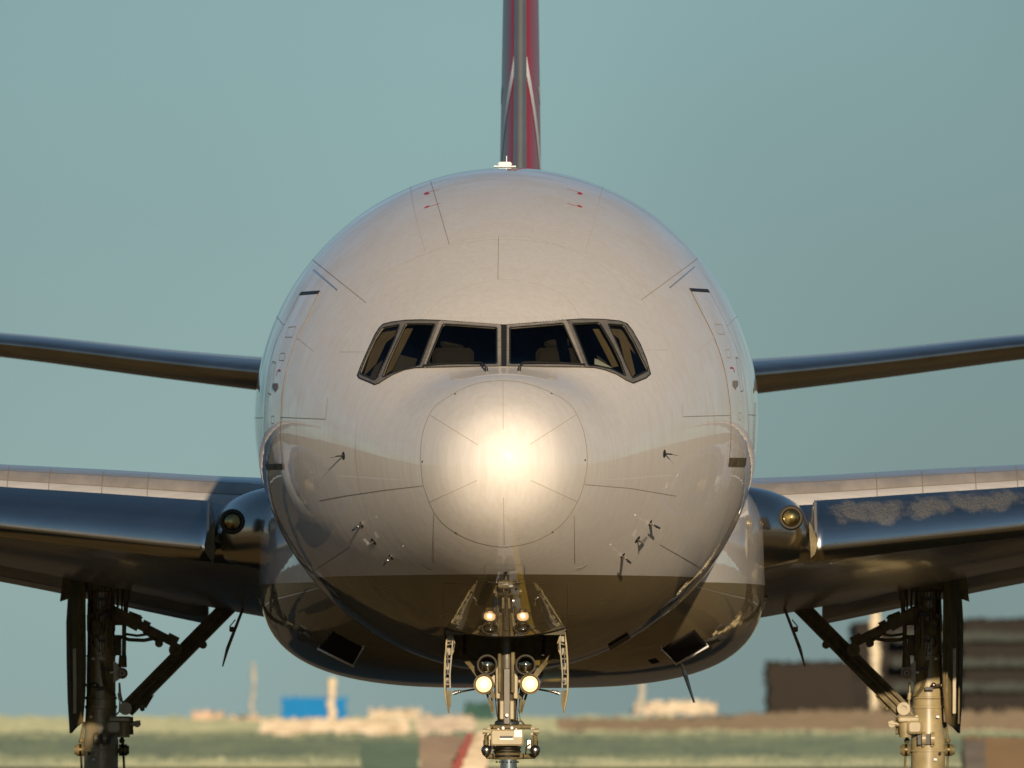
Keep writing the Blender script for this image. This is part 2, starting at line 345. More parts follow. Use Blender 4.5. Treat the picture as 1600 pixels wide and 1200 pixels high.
def hit(px, py):
    """where the line of sight through (px, py) meets the nose: arrays y, theta, ok"""
    px = np.atleast_1d(np.asarray(px, float)); py = np.atleast_1d(np.asarray(py, float))
    def g(y):
        k = (y+D)/F; x = (px[:, None]-800)*k-X0-YAW*y; z = CAMZ+(HZ-py[:, None])*k-CL
        w_, t_, b_, m_ = prm(y); h = np.where(z > m_, t_-m_, m_-b_)
        return np.hypot(x/w_, (z-m_)/h), np.arctan2((z-m_)/h, x/w_)
    k = (_YG+D)/F; x = (px[:, None]-800)*k-X0-YAW*_YG; z = CAMZ+(HZ-py[:, None])*k-CL
    G = np.hypot(x/_PG[0], (z-_PG[3])/np.where(z > _PG[3], _PG[1]-_PG[3], _PG[3]-_PG[2])); ins = G <= 1; ok = ins.any(1); i = ins.argmax(1)
    lo = _YG[np.maximum(i-1, 0)]; hi = _YG[i]
    for _k in range(30):
        mid = (lo+hi)/2; G, _t2 = g(mid[:, None]); inside = G[:, 0] <= 1; hi = np.where(inside, mid, hi); lo = np.where(inside, lo, mid)
    G, th = g(hi[:, None]); return hi, th[:, 0], ok

ROOT = bpy.data.objects.new('airliner', None); COL.objects.link(ROOT); ROOT.location = (X0, 0, 0); ROOT.rotation_euler = (0, 0, -YAW)
tag(ROOT, 'white twin-engine wide-body jet airliner seen head-on with nose gear lights on', 'airplane')

def inpoly(x, y, poly):
    x = np.asarray(x); y = np.asarray(y); r = np.zeros(x.shape, bool); n = len(poly)
    for i in range(n):
        x1, y1 = poly[i]; x2, y2 = poly[(i+1) % n]
        if y1 == y2: continue
        c = ((y1 > y) != (y2 > y)) & (x < (x2-x1)*(y-y1)/(y2-y1)+x1); r ^= c
    return r
def smooth_poly(P, closed=True, k=4):
    P = [Vector((p[0], p[1])) for p in P]; n = len(P); out = []
    rng = range(n) if closed else range(n-1)
    for i in rng:
        p0 = P[(i-1) % n] if closed or i > 0 else P[0]; p1 = P[i]; p2 = P[(i+1) % n]; p3 = P[(i+2) % n] if closed or i+2 < n else P[-1]
        for j in range(k):
            t = j/k; v = 0.5*((2*p1)+(p2-p0)*t+(2*p0-5*p1+4*p2-p3)*t*t+(3*p1-p0-3*p2+p3)*t**3); out.append((v.x, v.y))
    if not closed: out.append((P[-1].x, P[-1].y))
    return out
def resamp(P, step, closed=True):
    out = []; n = len(P)
    for i in range(n if closed else n-1):
        a = Vector(P[i]); b = Vector(P[(i+1) % n]); k = max(1, int((b-a).length/step))
        for j in range(k): out.append(tuple(a.lerp(b, j/k)))
    if not closed: out.append(tuple(P[-1]))
    return out
def rounded(P, r, k=4):
    out = []; n = len(P)
    for i in range(n):
        a = Vector(P[i-1]); b = Vector(P[i]); c = Vector(P[(i+1) % n])
        u = (a-b); v = (c-b); rr = min(r, u.length*.45, v.length*.45); u.normalize(); v.normalize()
        s0 = b+u*rr; s1 = b+v*rr
        for j in range(k+1):
            t = j/k; out.append(tuple((1-t)**2*s0+2*t*(1-t)*b+t*t*s1))
    return out
def c1(P): return [(540+x/3.2, 470+y/3.2) for x, y in P]
def c7(P): return [(380+x/2.4, 400+y/2.4) for x, y in P]
def c8(P): return [(900+x/2.4, 400+y/2.4) for x, y in P]
def cr(P): return [(640+x/3.75, 580+y/3.75) for x, y in P]
def c2(P): return [(640+x/3.75, 880+y/3.75) for x, y in P]

def patch(outer, holes=(), off=0.003, step=4.0, m=None, name='panel', parent=None, thick=0.0, inner_off=None):
    outer = resamp(outer, step); pts = list(outer); loops = [list(range(len(outer)))]
    hl = []
    for h in holes:
        h = resamp(h, step); hl.append(h); b = len(pts); pts += h; loops.append(list(range(b, b+len(h))))
    xs = [p[0] for p in outer]; ys = [p[1] for p in outer]
    gx, gy = np.meshgrid(np.arange(min(xs)+step/2, max(xs), step), np.arange(min(ys)+step/2, max(ys), step)); gx = gx.ravel(); gy = gy.ravel()
    k = inpoly(gx, gy, outer)
    for h in hl: k &= ~inpoly(gx, gy, h)
    pts += list(zip(gx[k], gy[k]))
    edges = [(lp[i], lp[(i+1) % len(lp)]) for lp in loops for i in range(len(lp))]
    vs, es, fs, *_ = delaunay_2d_cdt([Vector(p) for p in pts], edges, [], 0, 1e-5)
    vx = np.array([v.x for v in vs]); vy = np.array([v.y for v in vs])
    cx = np.array([vx[list(f)].mean() for f in fs]); cy = np.array([vy[list(f)].mean() for f in fs]); kp = inpoly(cx, cy, outer)
    for h in hl: kp &= ~inpoly(cx, cy, h)
    keep = [tuple(f) for f, k_2 in zip(fs, kp) if k_2]
    y, th, ok = hit(vx, vy); p, n_ = surf(y, th, off)
    keep = [f for f in keep if all(ok[i] for i in f)]
    # face outwards
    V = [Vector(a) for a in p]; out = []
    for f in keep:
        a, b, c = V[f[0]], V[f[1]], V[f[2]]; nn = (b-a).cross(c-a)
        out.append(f if nn.dot(Vector(n_[f[0]])) > 0 else tuple(reversed(f)))
    o = link(name, [(v.x, v.y, v.z+CL) for v in V], out, m, parent, True, None)
    if thick:
        md = o.modifiers.new('thickness', 'SOLIDIFY'); md.thickness = thick; md.offset = -1
    return o

def ribbon_data(mb, P, wd=0.010, off=0.003, closed=False, step=3.0):
    P = resamp(P, step, closed)
    if closed: P = P+[P[0]]
    px = np.array([p[0] for p in P]); py = np.array([p[1] for p in P]); y, th, ok = hit(px, py); p, n_ = surf(y, th, off)
    p = p[ok]; n_ = n_[ok]
    if len(p) < 2: return
    L = []; n = len(p)
    for i in range(n):
        a = Vector(p[max(i-1, 0)]); b = Vector(p[min(i+1, n-1)]); t = (b-a).normalized(); s_ = t.cross(Vector(n_[i])).normalized()*wd/2
        L.append([Vector(p[i])-s_, Vector(p[i])+s_])
    mb.grid(L)
def ribbon(P, name='panel_seam', m='seam', wd=0.010, off=0.003, closed=False, parent=None):
    mb = PMB(); ribbon_data(mb, P, wd, off, closed); 
    if mb.f: return mb.build(name, M[m], parent, sharp=None)

# ---- cockpit glazing outlines (shared by the cut-out, the frame and the panes)
FR_OUT = c1([(790, 125), (700, 118), (600, 111), (540, 106), (475, 101), (380, 98), (300, 100), (230, 109), (190, 119), (172, 135), (150, 170), (110, 255), (80, 325), (62, 372),
             (72, 387), (120, 407), (150, 421), (172, 413), (190, 401), (240, 371), (300, 347), (350, 338), (390, 337), (500, 335), (650, 332), (790, 331),
             (900, 332), (1080, 334), (1190, 335), (1240, 337), (1290, 347), (1350, 369), (1400, 399), (1435, 414), (1500, 387), (1522, 367), (1500, 290), (1470, 218), (1430, 148), (1405, 117),
             (1370, 104), (1290, 96), (1180, 94), (1105, 99), (1040, 107), (900, 117)])
PANES = [c1(P) for P in (
    [(488, 120), (620, 128), (757, 138), (757, 318), (580, 320), (406, 320)],
    [(302, 118), (449, 118), (372, 325), (290, 345), (230, 366), (185, 386), (210, 318), (245, 240)],
    [(185, 138), (272, 120), (245, 200), (205, 290), (152, 400), (74, 366), (110, 275), (150, 190)],
    [(820, 138), (950, 128), (1086, 116), (1130, 215), (1176, 318), (1000, 318), (820, 318)],
    [(1132, 117), (1268, 111), (1330, 215), (1372, 302), (1400, 380), (1330, 345), (1262, 330), (1212, 328), (1172, 220)],
    [(1310, 118), (1390, 124), (1440, 205), (1480, 290), (1510, 350), (1432, 390), (1390, 300), (1350, 205)])]
PANES = [rounded(p, 3.5, 3) for p in PANES]
RADOME = smooth_poly(cr([(545, 57), (430, 65), (330, 95), (255, 134), (190, 175), (145, 212), (110, 270), (80, 360), (67, 450), (68, 560), (80, 660), (110, 750), (145, 828), (200, 895),
             (275, 950), (380, 998), (480, 1022), (555, 1027), (640, 1020), (740, 992), (835, 942), (920, 865), (985, 760), (1020, 660), (1038, 560), (1038, 470), (1025, 380), (1000, 300), (955, 215), (900, 165), (830, 128), (740, 90), (640, 64)]))

# ---- fuselage mesh
BAY_Y0, BAY_Y1, BAY_X = 5.05, 7.6, 0.72
ys = np.concatenate([np.linspace(0.012, math.sqrt(1.5), 110)**2, np.arange(1.515, 4.4, .02), np.linspace(4.42, 12, 170), np.linspace(12.3, 46, 60), np.linspace(46.5, 73.5, 50)])
ys = np.sort(np.concatenate([ys, [BAY_Y0, BAY_Y1]]))
NT = 440; ths = np.linspace(0, 2*math.pi, NT, endpoint=False)
YY, TT = np.meshgrid(ys, ths, indexing='ij'); Pn, _ = surf(YY, TT)
V = Pn.reshape(-1, 3)
kk = (V[:, 1]+D)/F; VX = 800+(V[:, 0]+X0+YAW*V[:, 1])/kk; VZ = HZ-(V[:, 2]+CL-CAMZ)/kk
front = V[:, 1] < 5
shr = lambda P, s_: [(p[0]+(788-p[0])*0, p[1]) for p in P]
inwin = inpoly(VX, VZ, FR_OUT) & front & (V[:, 1] > .9)
inrad = inpoly(VX, VZ, RADOME) & (V[:, 1] < 2)
inbay = (np.abs(V[:, 0]) < BAY_X) & (V[:, 1] > BAY_Y0-.001) & (V[:, 1] < BAY_Y1+.001) & (V[:, 2] < 0)
i, j = np.meshgrid(np.arange(len(ys)-1), np.arange(NT), indexing='ij'); j2 = (j+1) % NT
Q = np.stack([i*NT+j, (i+1)*NT+j, (i+1)*NT+j2, i*NT+j2], -1).reshape(-1, 4)
dead = inwin[Q].all(1) | inbay[Q].all(1); rad = inrad[Q].any(1) & ~dead
def sub(mask, name, parent, tip=False):
    f = Q[mask]; used, inv = np.unique(f, return_inverse=True); f = inv.reshape(-1, 4); v = V[used].copy()
    faces = [tuple(r) for r in f.tolist()]
    if tip:
        idx = {int(u): k for k, u in enumerate(used)}; v = np.vstack([v, [[0, 0, TIP]]]); t = len(v)-1
        faces += [(t, idx[k], idx[(k+1) % NT]) for k in range(NT)]
    v[:, 2] += CL
    return link(name, v.tolist(), faces, M['skin'], parent, True, None)
fus = sub(~dead & ~rad, 'fuselage', ROOT)
radome = sub(rad, 'radome', ROOT, True)

# ---- windshield frame, panes, gaskets
frame = patch(FR_OUT, [p for p in PANES], 0.010, 2.5, M['frame'], 'windshield_frame', ROOT, 0.030)
ribbon(FR_OUT, 'frame_seal', 'gasket', 0.014, 0.013, True, frame)
for k, p in enumerate(PANES):
    g = patch(p, [], -0.004, 3.0, M['glass'], 'window_pane', frame)
    ribbon(p, 'gasket', 'gasket', 0.022, 0.012, True, frame)
# lighter bolted frames round the two front panes
for k in (0, 3):
    P = PANES[k]; cx = sum(p[0] for p in P)/len(P); cy = sum(p[1] for p in P)/len(P)
    outl = c1([(470, 103), (620, 113), (777, 125), (777, 330), (580, 332), (392, 334)]) if k == 0 else c1([(808, 125), (950, 115), (1104, 101), (1150, 215), (1190, 332), (1000, 331), (808, 330)])
    fr2 = patch(rounded(outl, 3, 3), [[(cx+(x-cx)*1.02, cy+(y-cy)*1.05) for x, y in P]], 0.014, 2.5, M['frame2'], 'pane_surround', frame)
    bm = PMB(); inner = [(cx+(x-cx)*1.075, cy+(y-cy)*1.19) for x, y in P]
    Pb = resamp(inner, 4.6); y_, th_, ok_ = hit([p[0] for p in Pb], [p[1] for p in Pb]); pp, nn = surf(y_, th_, 0.014)
    for a, n_ in zip(pp, nn): bm.lathe([(0, .0065), (.004, .0045)], a, n_, 6)
    bm.build('bolt_row', M['seam'], fr2)['kind'] = 'stuff'
pil = patch(c1([(778, 124), (806, 124), (804, 331), (780, 331)]), [], 0.017, 2.5, M['gasket'], 'centre_post', frame)
# wipers
for P in ([(395, 337), (500, 329), (600, 325), (680, 327)], [(1190, 332), (1080, 327), (960, 324), (885, 327)]):
    P = c1(P); s_ = PMB(); y_, th_, ok_ = hit([p[0] for p in P], [p[1] for p in P]); pp, _n = surf(y_, th_, 0.045)
    s_.use(M['dark']).path([Vector(a) for a in pp], 0.010)
    piv = c1([(705, 352)])[0] if P[-1][0] < 788 else c1([(868, 350)])[0]
    y2, t2, _o = hit([piv[0]], [piv[1]]); b0, n0 = surf(y2, t2, 0.0); b1, _n = surf(y2, t2, 0.05)
    s_.path([Vector(pp[-1]), Vector(pp[-1]).lerp(Vector(b1[0]), .5), Vector(b1[0])], 0.013); s_.tube(b0[0], b1[0], 0.022, 0.018)
    s_.use(M['lens_gold']).path([Vector(a)+Vector((0, -.012, .012)) for a in pp[1:]], 0.004)
    s_.build('wiper', None, frame)

# ---- cockpit interior
ci = PMB()
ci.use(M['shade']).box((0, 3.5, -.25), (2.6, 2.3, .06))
ci.use(M['tan'])
yy = np.linspace(2.2, 4.7, 22)
for s0 in (1, -1):
    a_ = np.linspace(.62, 1.571, 14) if s0 > 0 else np.linspace(1.571, math.pi-.62, 14)
    yg, tg = np.meshgrid(np.linspace(3.55, 4.7, 12), a_, indexing='ij'); g_, _n = surf(yg, tg, -.10); ci.grid([[Vector(p) for p in r] for r in g_])
    a_ = np.linspace(-.25, .30, 8) if s0 > 0 else np.linspace(math.pi+.25, math.pi-.30, 8)
    yg, tg = np.meshgrid(np.linspace(2.6, 4.7, 20), a_, indexing='ij'); g_, _n = surf(yg, tg, -.14); ci.grid([[Vector(p) for p in r] for r in g_])
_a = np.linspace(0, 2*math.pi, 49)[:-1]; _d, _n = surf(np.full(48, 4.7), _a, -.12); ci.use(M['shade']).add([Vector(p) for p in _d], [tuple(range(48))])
# glareshield
gs = []
for t in np.linspace(-1, 1, 17):
    x = 1.25*t; yb = 2.35+.25*t*t
    gs.append([Vector((x, yb, .36)), Vector((x, yb+.02, .47-.05*t*t)), Vector((x*.95, yb+.45, .50-.04*t*t)), Vector((x*.93, yb+.5, .40)), Vector((x*.93, yb+.55, -.2))])
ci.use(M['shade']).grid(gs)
COCK = ci.build('cockpit_interior', None, ROOT)
for sx in (-1, 1):
    st = PMB(); st.use(M['seat']).box((sx*.62, 3.75, .35), (.5, .14, .85), bev=.05).box((sx*.62, 3.75, .86), (.3, .11, .2), bev=.05)
    st.box((sx*.62, 3.5, .0), (.5, .5, .12), bev=.04); st.build('pilot_seat', None, COCK)
    pass
for P in ([(590, 514), (611, 518), (588, 568), (568, 588)], [(628, 514), (646, 512), (613, 578), (602, 586)], [(926, 514), (938, 514), (967, 572), (957, 574)], [(964, 517), (978, 520), (993, 584), (984, 592)]):
    y_, t_, o_ = hit([p[0] for p in P], [p[1] for p in P]); PMB().use(M['tan']).prism([A(p[0], p[1], float(y)+.22) for p, y in zip(P, y_)], (0, .04, 0)).build('window_post_trim', None, COCK)
pp_ = PMB(); pp_.use(M['paper']).prism([A(929, 560, 2.9), A(935, 562, 2.9), A(957, 575, 2.8), A(929, 569, 2.8)], (0, .01, 0)); pp_.build('folded_chart', None, COCK)

# ---- seams and marks on the skin
ribbon(RADOME, 'radome_seam', 'seam', 0.013, 0.003, True, radome)
mb = PMB()
for P in ([(548, 65), (548, 342)], [(125, 260), (400, 432)], [(120, 765), (395, 640)], [(550, 738), (555, 1018)], [(978, 762), (710, 640)], [(974, 256), (705, 430)]):
    mb = PMB(); ribbon_data(mb, cr(P), 0.009, 0.004); mb.build('lightning_strip', M['seam_soft'], radome, sharp=None)
for (x, y) in cr([(267, 134), (832, 131), (75, 530), (1028, 521), (272, 947), (837, 942)]):
    y_, th_, ok = hit([x], [y]); p, n_ = surf(y_, th_, 0); PMB().lathe([(0, .014), (.005, .012)], p[0], n_[0], 10).build('fastener', M['dark'], radome)
dark_lines = [
    [(661, 759), (600, 766), (538, 775), (500, 782)], [(913, 757), (985, 763), (1056, 775)], [(678, 802), (677, 840), (677, 880)], [(897, 806), (898, 880)],
    [(779, 370), (778, 437)], [(486, 404), (572, 473)], [(1090, 404), (1002, 469)], [(512, 622), (509, 655), (440, 652), (420, 652)],
    [(398, 653), (411, 653)], [(1066, 633), (1067, 651), (1140, 649)], [(1169, 648), (1181, 649)], [(547, 855), (484, 896)], [(1031, 851), (1100, 890)], [(1048, 817), (1031, 851)],
    [(671, 277), (687, 330), (702, 382)], [(692, 985), (692, 912), (887, 911), (888, 985)], [(790, 925), (790, 962)]]
faint_lines = [
    smooth_poly([(560, 468), (600, 435), (633, 412), (702, 382), (742, 373), (779, 369), (833, 372), (887, 390), (929, 408), (958, 432), (992, 475)], False),
    smooth_poly([(665, 499), (683, 473), (725, 450), (779, 437), (825, 441), (867, 454), (892, 473), (906, 497)], False),
    [(531, 550), (570, 550)], [(1007, 547), (1044, 547)], [(758, 882), (758, 899)], [(820, 882), (820, 899)], [(758, 882), (820, 882)],
    smooth_poly([(560, 640), (556, 700), (562, 760), (580, 820)], False), smooth_poly([(1012, 640), (1018, 700), (1012, 760), (992, 825)], False)]
for P in dark_lines: ribbon(P, 'panel_seam', 'seam', 0.008, 0.003, False, fus)
for P in faint_lines: ribbon(P, 'panel_seam', 'seam_soft', 0.006, 0.003, False, fus)
for P in ([(490, 421), (528, 454)], [(1085, 417), (1046, 450)]): ribbon(P, 'seam_highlight', 'lip', 0.018, 0.006, False, fus)  # bright ribbons paint the thick highlight beside the diagonal seams
for P in (smooth_poly([(660, 882), (667, 887), (675, 889)], False), smooth_poly([(900, 888), (909, 886), (918, 881)], False), smooth_poly([(758, 905), (770, 909), (790, 910), (808, 909), (817, 905)], False), [(779, 853), (796, 853)]):
    ribbon(P, 'drip_strip', 'lip', 0.014, 0.010, False, fus)
# rivet specks above and beside the windshield
rv = PMB(); pts = []
for x in np.arange(588, 700, 4.6): pts.append((x, 498+.0*x+random.uniform(-1.2, 1.2)))
for x in np.arange(700, 880, 5.2): pts.append((x, 497+random.uniform(-1.5, 1.5)+(8 if 760 < x < 815 else 0)))
for x in np.arange(880, 985, 4.6): pts.append((x, 494+random.uniform(-1, 1)))
for k in range(60): pts.append((random.uniform(570, 1005), random.uniform(585, 600)))
pts = [p for p in pts if not inpoly(np.array([p[0]]), np.array([p[1]]), FR_OUT)[0]]
y_, th_, ok = hit([p[0] for p in pts], [p[1] for p in pts]); pp, nn = surf(y_, th_, 0)
for a, n_ in zip(pp, nn): rv.lathe([(0, .0055), (.002, .004)], a, n_, 6)
rv.build('rivet_row', M['seam'], fus)['kind'] = 'stuff'
for y0 in (5.05, 7.95, 9.7):
    mb = PMB(); g = []
    for a in np.linspace(-.25 if y0 < 6 else -1.5, math.pi+(.25 if y0 < 6 else 1.5), 160):
        p0, _n = surf(np.array([y0-.003, y0+.003]), np.array([a, a]), .0025); g.append([Vector(p0[0]), Vector(p0[1])])
    mb.grid(g).build('panel_seam', M['seam_soft'], fus, sharp=None)
for a in (1.18, math.pi-1.18, .42, math.pi-.42):
    mb = PMB(); g = []
    for y in np.linspace(5.1, 11.4, 60):
        p0, _n = surf(np.array([y, y]), np.array([a-.001, a+.001]), .0025); g.append([Vector(p0[0]), Vector(p0[1])])
    mb.grid(g).build('panel_seam', M['seam_soft'], fus, sharp=None)
# red corner marks on the crown
for P in ([(664, 302), (688, 296)], [(664, 325), (688, 318)], [(886, 295), (909, 302)], [(886, 318), (909, 324)]):
    mb = PMB(); ribbon_data(mb, P, .014, .004)
    e = P[0] if P[0][0] < 700 else P[1]; dy = 2 if P[0][1] > 310 and P[0][0] < 700 else 0
    sg = 1 if P[0][0] < 700 else -1
    ec = (e[0]+sg*3, e[1]+(1.5 if P[0][1] < 310 else -3.0))
    ribbon_data(mb, [(e[0]+sg*1, e[1]-sg*.0), (ec[0]+sg*2, ec[1])], .05, .0045, step=2); ribbon_data(mb, [(e[0]-.5, e[1]), (e[0]+sg*6, e[1]-1.8)], .045, .0042, step=2)
    mb.build('red_corner_mark', M['redmark'], fus, sharp=None)
# nose warning triangle and tiny notes
mb = PMB(); P = [(786.5, 893), (793.5, 893), (790, 901)]
patch(P, [], .004, 1.5, M['dark'], 'warning_triangle', fus)
for P in ([(772, 889), (806, 889)], [(798, 896), (813, 896)], [(770, 899), (780, 899)]):
    ribbon(P, 'stencil_note', 'grey', .010, .004, False, fus)

# ---- cabin doors
def door(crop, rear, frontl, slot, wins, sill, arc, crest, label):
    R_ = smooth_poly(crop(rear), False, 3); F_ = smooth_poly(crop(frontl), False, 3)
    outline = R_+F_[::-1]
    d = patch(outline, [], .006, 4, M['skin'], 'cabin_door', ROOT); d['label'] = label
    mb = PMB(); ribbon_data(mb, F_, .016, .009); ribbon_data(mb, [F_[-1], R_[-1]], .016, .009); mb.build('door_gap', M['seam'], d, sharp=None)
    mb = PMB(); ribbon_data(mb, R_, .022, .010); mb.build('door_gap', M['seam'], d, sharp=None)
    mb = PMB(); ribbon_data(mb, [R_[0], F_[0]], .050, .010); mb.build('door_gap', M['gasket'], d, sharp=None)
    mb = PMB(); S_ = crop(slot); ribbon_data(mb, rounded(S_, 2.5, 4), .012, .012, True, 1.5); mb.build('handle', M['grey'], d, sharp=None)
    for w_ in wins: ribbon(rounded(crop(w_), 1.5, 3), 'door_window', 'seam_soft', .010, .009, True, d)
    patch(crop(sill), [], .012, 3, M['gear_dirty'], 'sill_guard', d)
    mb = PMB(); ribbon_data(mb, smooth_poly(crop(arc), False, 4), .022, .011); mb.build('arrow_mark', M['redmark'], d, sharp=None)
    cx, cy = crop([crest])[0]
    patch(rounded([(cx-4, cy-6), (cx+4, cy-6), (cx+4.5, cy+2), (cx+1.5, cy+5), (cx, cy+9), (cx-1.5, cy+5), (cx-4.5, cy+2)], 1.2, 2), [], .011, 1.5, M['grey'], 'crest_mark', d)
door(c7, [(215, 142), (170, 230), (130, 312), (106, 390), (92, 470), (84, 550), (80, 640), (82, 720), (90, 795)],
     [(287, 137), (240, 235), (195, 330), (168, 410), (152, 490), (146, 560), (143, 640), (144, 720), (150, 800)],
     [(112, 395), (124, 400), (106, 522), (95, 515)], [[(172, 268), (200, 265), (188, 305), (160, 305)], [(142, 365), (160, 365), (156, 392), (137, 392)], [(108, 600), (118, 600), (117, 628), (107, 628)]],
     [(86, 780), (150, 778), (152, 800), (90, 802)], [(128, 450), (130, 436), (136, 428), (143, 432)], (123, 492), 'forward door on the left of the picture, with its slim handle slot')
door(c8, [(497, 132), (550, 232), (590, 322), (614, 392), (631, 470), (641, 560), (644, 640), (640, 720), (634, 780)],
     [(427, 128), (470, 212), (510, 292), (540, 372), (560, 450), (572, 530), (578, 600), (578, 690), (572, 780)],
     [(597, 380), (606, 384), (625, 505), (616, 510)], [[(517, 256), (546, 258), (556, 295), (530, 293)], [(558, 352), (574, 352), (580, 382), (566, 382)], [(607, 588), (615, 588), (616, 615), (609, 615)]],
     [(573, 756), (636, 756), (633, 788), (569, 788)], [(576, 421), (584, 420), (590, 427), (590, 436)], (595, 482), 'forward door on the right of the picture, with a dark sill guard')

# ticks beside the right-hand door
mb = PMB()
for k in range(22):
    x = 1180-k*.14; y = 630+k*3.3
    ribbon_data(mb, [(x-2, y), (x+1.2, y)], .012, .008, step=1)
if mb.f: mb.build('vent_louvre', M['lip'], fus, sharp=None)

# ---- probes on the nose
def probe(px, py, d, kind):
    y_, th_, ok = hit([px], [py]); p, n_ = surf(y_, th_, 0); p = Vector(p[0]); n_ = Vector(n_[0])
    mb = PMB(); mb.use(M['steel'])
    fwd = Vector((0, -1, 0)); fwd = (fwd-n_*fwd.dot(n_)).normalized()
    if kind == 'pitot':
        mb.use(M['dark']).lathe([(0, .040), (.004, .036)], p, n_, 16).use(M['steel'])
        mb.prism([p-fwd*.07, p+fwd*.05, p+n_*.12+fwd*.13, p+n_*.12+fwd*.04], n_.cross(fwd)*.018)
        tip = p+n_*.13; mb.tube(tip+fwd*.0, tip+fwd*.30, .014, .008, 10)
    elif kind == 'vane':
        mb.use(M['dark']).lathe([(0, .05), (.006, .045)], p, n_, 16); mb.tube(p, p+n_*.10, .012, .008, 8)
        dv = Vector(d).normalized(); mb.prism([p+n_*.05, p+n_*.09, p+n_*.08+dv*.10, p+n_*.05+dv*.09], n_.cross(dv)*.008)
    return mb.build('air_data_probe', None, ROOT)
for a in ((537, 712, (-1, 0, -.2), 'vane'), (1038, 709, (1, 0, -.2), 'vane'), (565, 820, 0, 'pitot'), (584, 846, (-.6, 0, .6), 'vane'), (611, 871, 0, 'pitot'),
          (1016, 817, 0, 'pitot'), (996, 843, (.6, 0, .6), 'vane'), (973, 868, 0, 'pitot')): probe(*a)
# crown antenna
mb = PMB(); p = A(789, 259, 11.0); mb.use(M['paper']).box(p+Vector((0, 0, .02)), (.17, .3, .05), bev=.02).tube(p+Vector((.02, 0, 0)), p+Vector((.02, 0, .12)), .007, .005, 8).box(p+Vector((0, 0, -.01)), (.27, .4, .012))
mb.build('antenna', None, ROOT)

# ------------------------------------------------------------------ wing-body fairing
def superloft(st, n=96, e=2.0):
    """st = [(y, half width, z top, z bottom, z middle, exponent)]"""
    P = []
    for (y, w_, zt, zb, zm, ex) in st:
        r = []
        for k in range(n):
            a = 2*math.pi*k/n; c, s_ = math.cos(a), math.sin(a); h = (zt-zm) if s_ > 0 else (zm-zb)
            r.append(Vector((w_*math.copysign(abs(c)**(2/ex), c), y, zm+h*math.copysign(abs(s_)**(2/ex), s_))))
        P.append(r)
    return P
fy = np.linspace(17.5, 46, 60)
fw = cubic([17.5, 19.5, 22, 25, 29, 36, 42, 46], [1.9, 2.55, 2.98, 3.21, 3.31, 3.31, 3.0, 2.3])
fb = cubic([17.5, 19.5, 22, 25, 29, 36, 42, 46], [-2.5, -2.95, -3.15, -3.23, -3.27, -3.27, -3.15, -2.9])
mb = PMB(); P = superloft([(y, float(fw(y)), -.2, float(fb(y)), -1.6, 3.3) for y in fy])
mb.grid(P, True); FAIR = mb.build('belly_fairing', M['skin'], ROOT, sharp=None)
P = superloft([(y, w_, -.6, b_, -1.7, 3.2) for y, w_, b_ in zip((26.5, 27, 28, 30, 33, 37, 41, 44), (2.6, 3.0, 3.25, 3.42, 3.50, 3.50, 3.3, 2.6), (-2.0, -2.3, -2.45, -2.58, -2.66, -2.66, -2.5, -2.2))])
mb = PMB(); mb.grid(P, True); mb.build('wheel_well_fairing', M['skin'], ROOT, sharp=None)
def on_fair(px, py):
    lo, hi = 15.0, 46.0; best = None
    for y in np.arange(17.5, 36, .05):
        p = A(px, py, y); w_ = float(fw(y)); b_ = float(fb(y)); zm = -1.6; h = (-.2-zm) if p.z > zm else (zm-b_)
        if (abs(p.x)/w_)**3.3+(abs(p.z-zm)/h)**3.3 <= 1: return p
    return A(px, py, 30)
# ram-air inlets: a dark sheet over the skin paints the shaded opening, bright lip
def fair_quad(P, off, n=8):
    g = []
    for i_ in range(n+1):
        r = []
        for j_ in range(n+1):
            u, v = i_/n, j_/n; x = (1-u)*((1-v)*P[0][0]+v*P[3][0])+u*((1-v)*P[1][0]+v*P[2][0]); y = (1-u)*((1-v)*P[0][1]+v*P[3][1])+u*((1-v)*P[1][1]+v*P[2][1])
            r.append(on_fair(x, y)+Vector((0, off, 0)))
        g.append(r)
    return g
for sx, P in ((-1, [(520, 988), (567, 1013), (552, 1040), (497, 1013)]), (1, [(1086, 985), (1106, 1009), (1056, 1037), (1034, 1015)])):
    g = fair_quad(P, -.07); inl = PMB().use(M['inlet']).grid(g).build('air_inlet', None, FAIR, sharp=None)
    md = inl.modifiers.new('thickness', 'SOLIDIFY'); md.thickness = .02
    a_, b_ = (P[3], P[2]) if sx < 0 else (P[1], P[2]); low = [on_fair(a_[0]+(b_[0]-a_[0])*t, a_[1]+(b_[1]-a_[1])*t)+Vector((0, -.12, -.005)) for t in np.linspace(0, 1, 9)]
    c_, d_ = (P[2], P[1]) if sx < 0 else (P[2], P[3]); sd2 = [on_fair(c_[0]+(d_[0]-c_[0])*t, c_[1]+(d_[1]-c_[1])*t)+Vector((0, -.12, 0)) for t in np.linspace(0, 1, 9)]
    PMB().use(M['white']).path(low, .018, 8).path(sd2, .011, 8).build('inlet_lip', None, inl)
vt = PMB().use(M['inlet']).grid(fair_quad([(1012, 1032), (1024, 1029), (1031, 1035), (1019, 1038)], -.06, 3)).build('vent', None, FAIR, sharp=None)  # dark sheet on the skin, shade of a small opening painted in
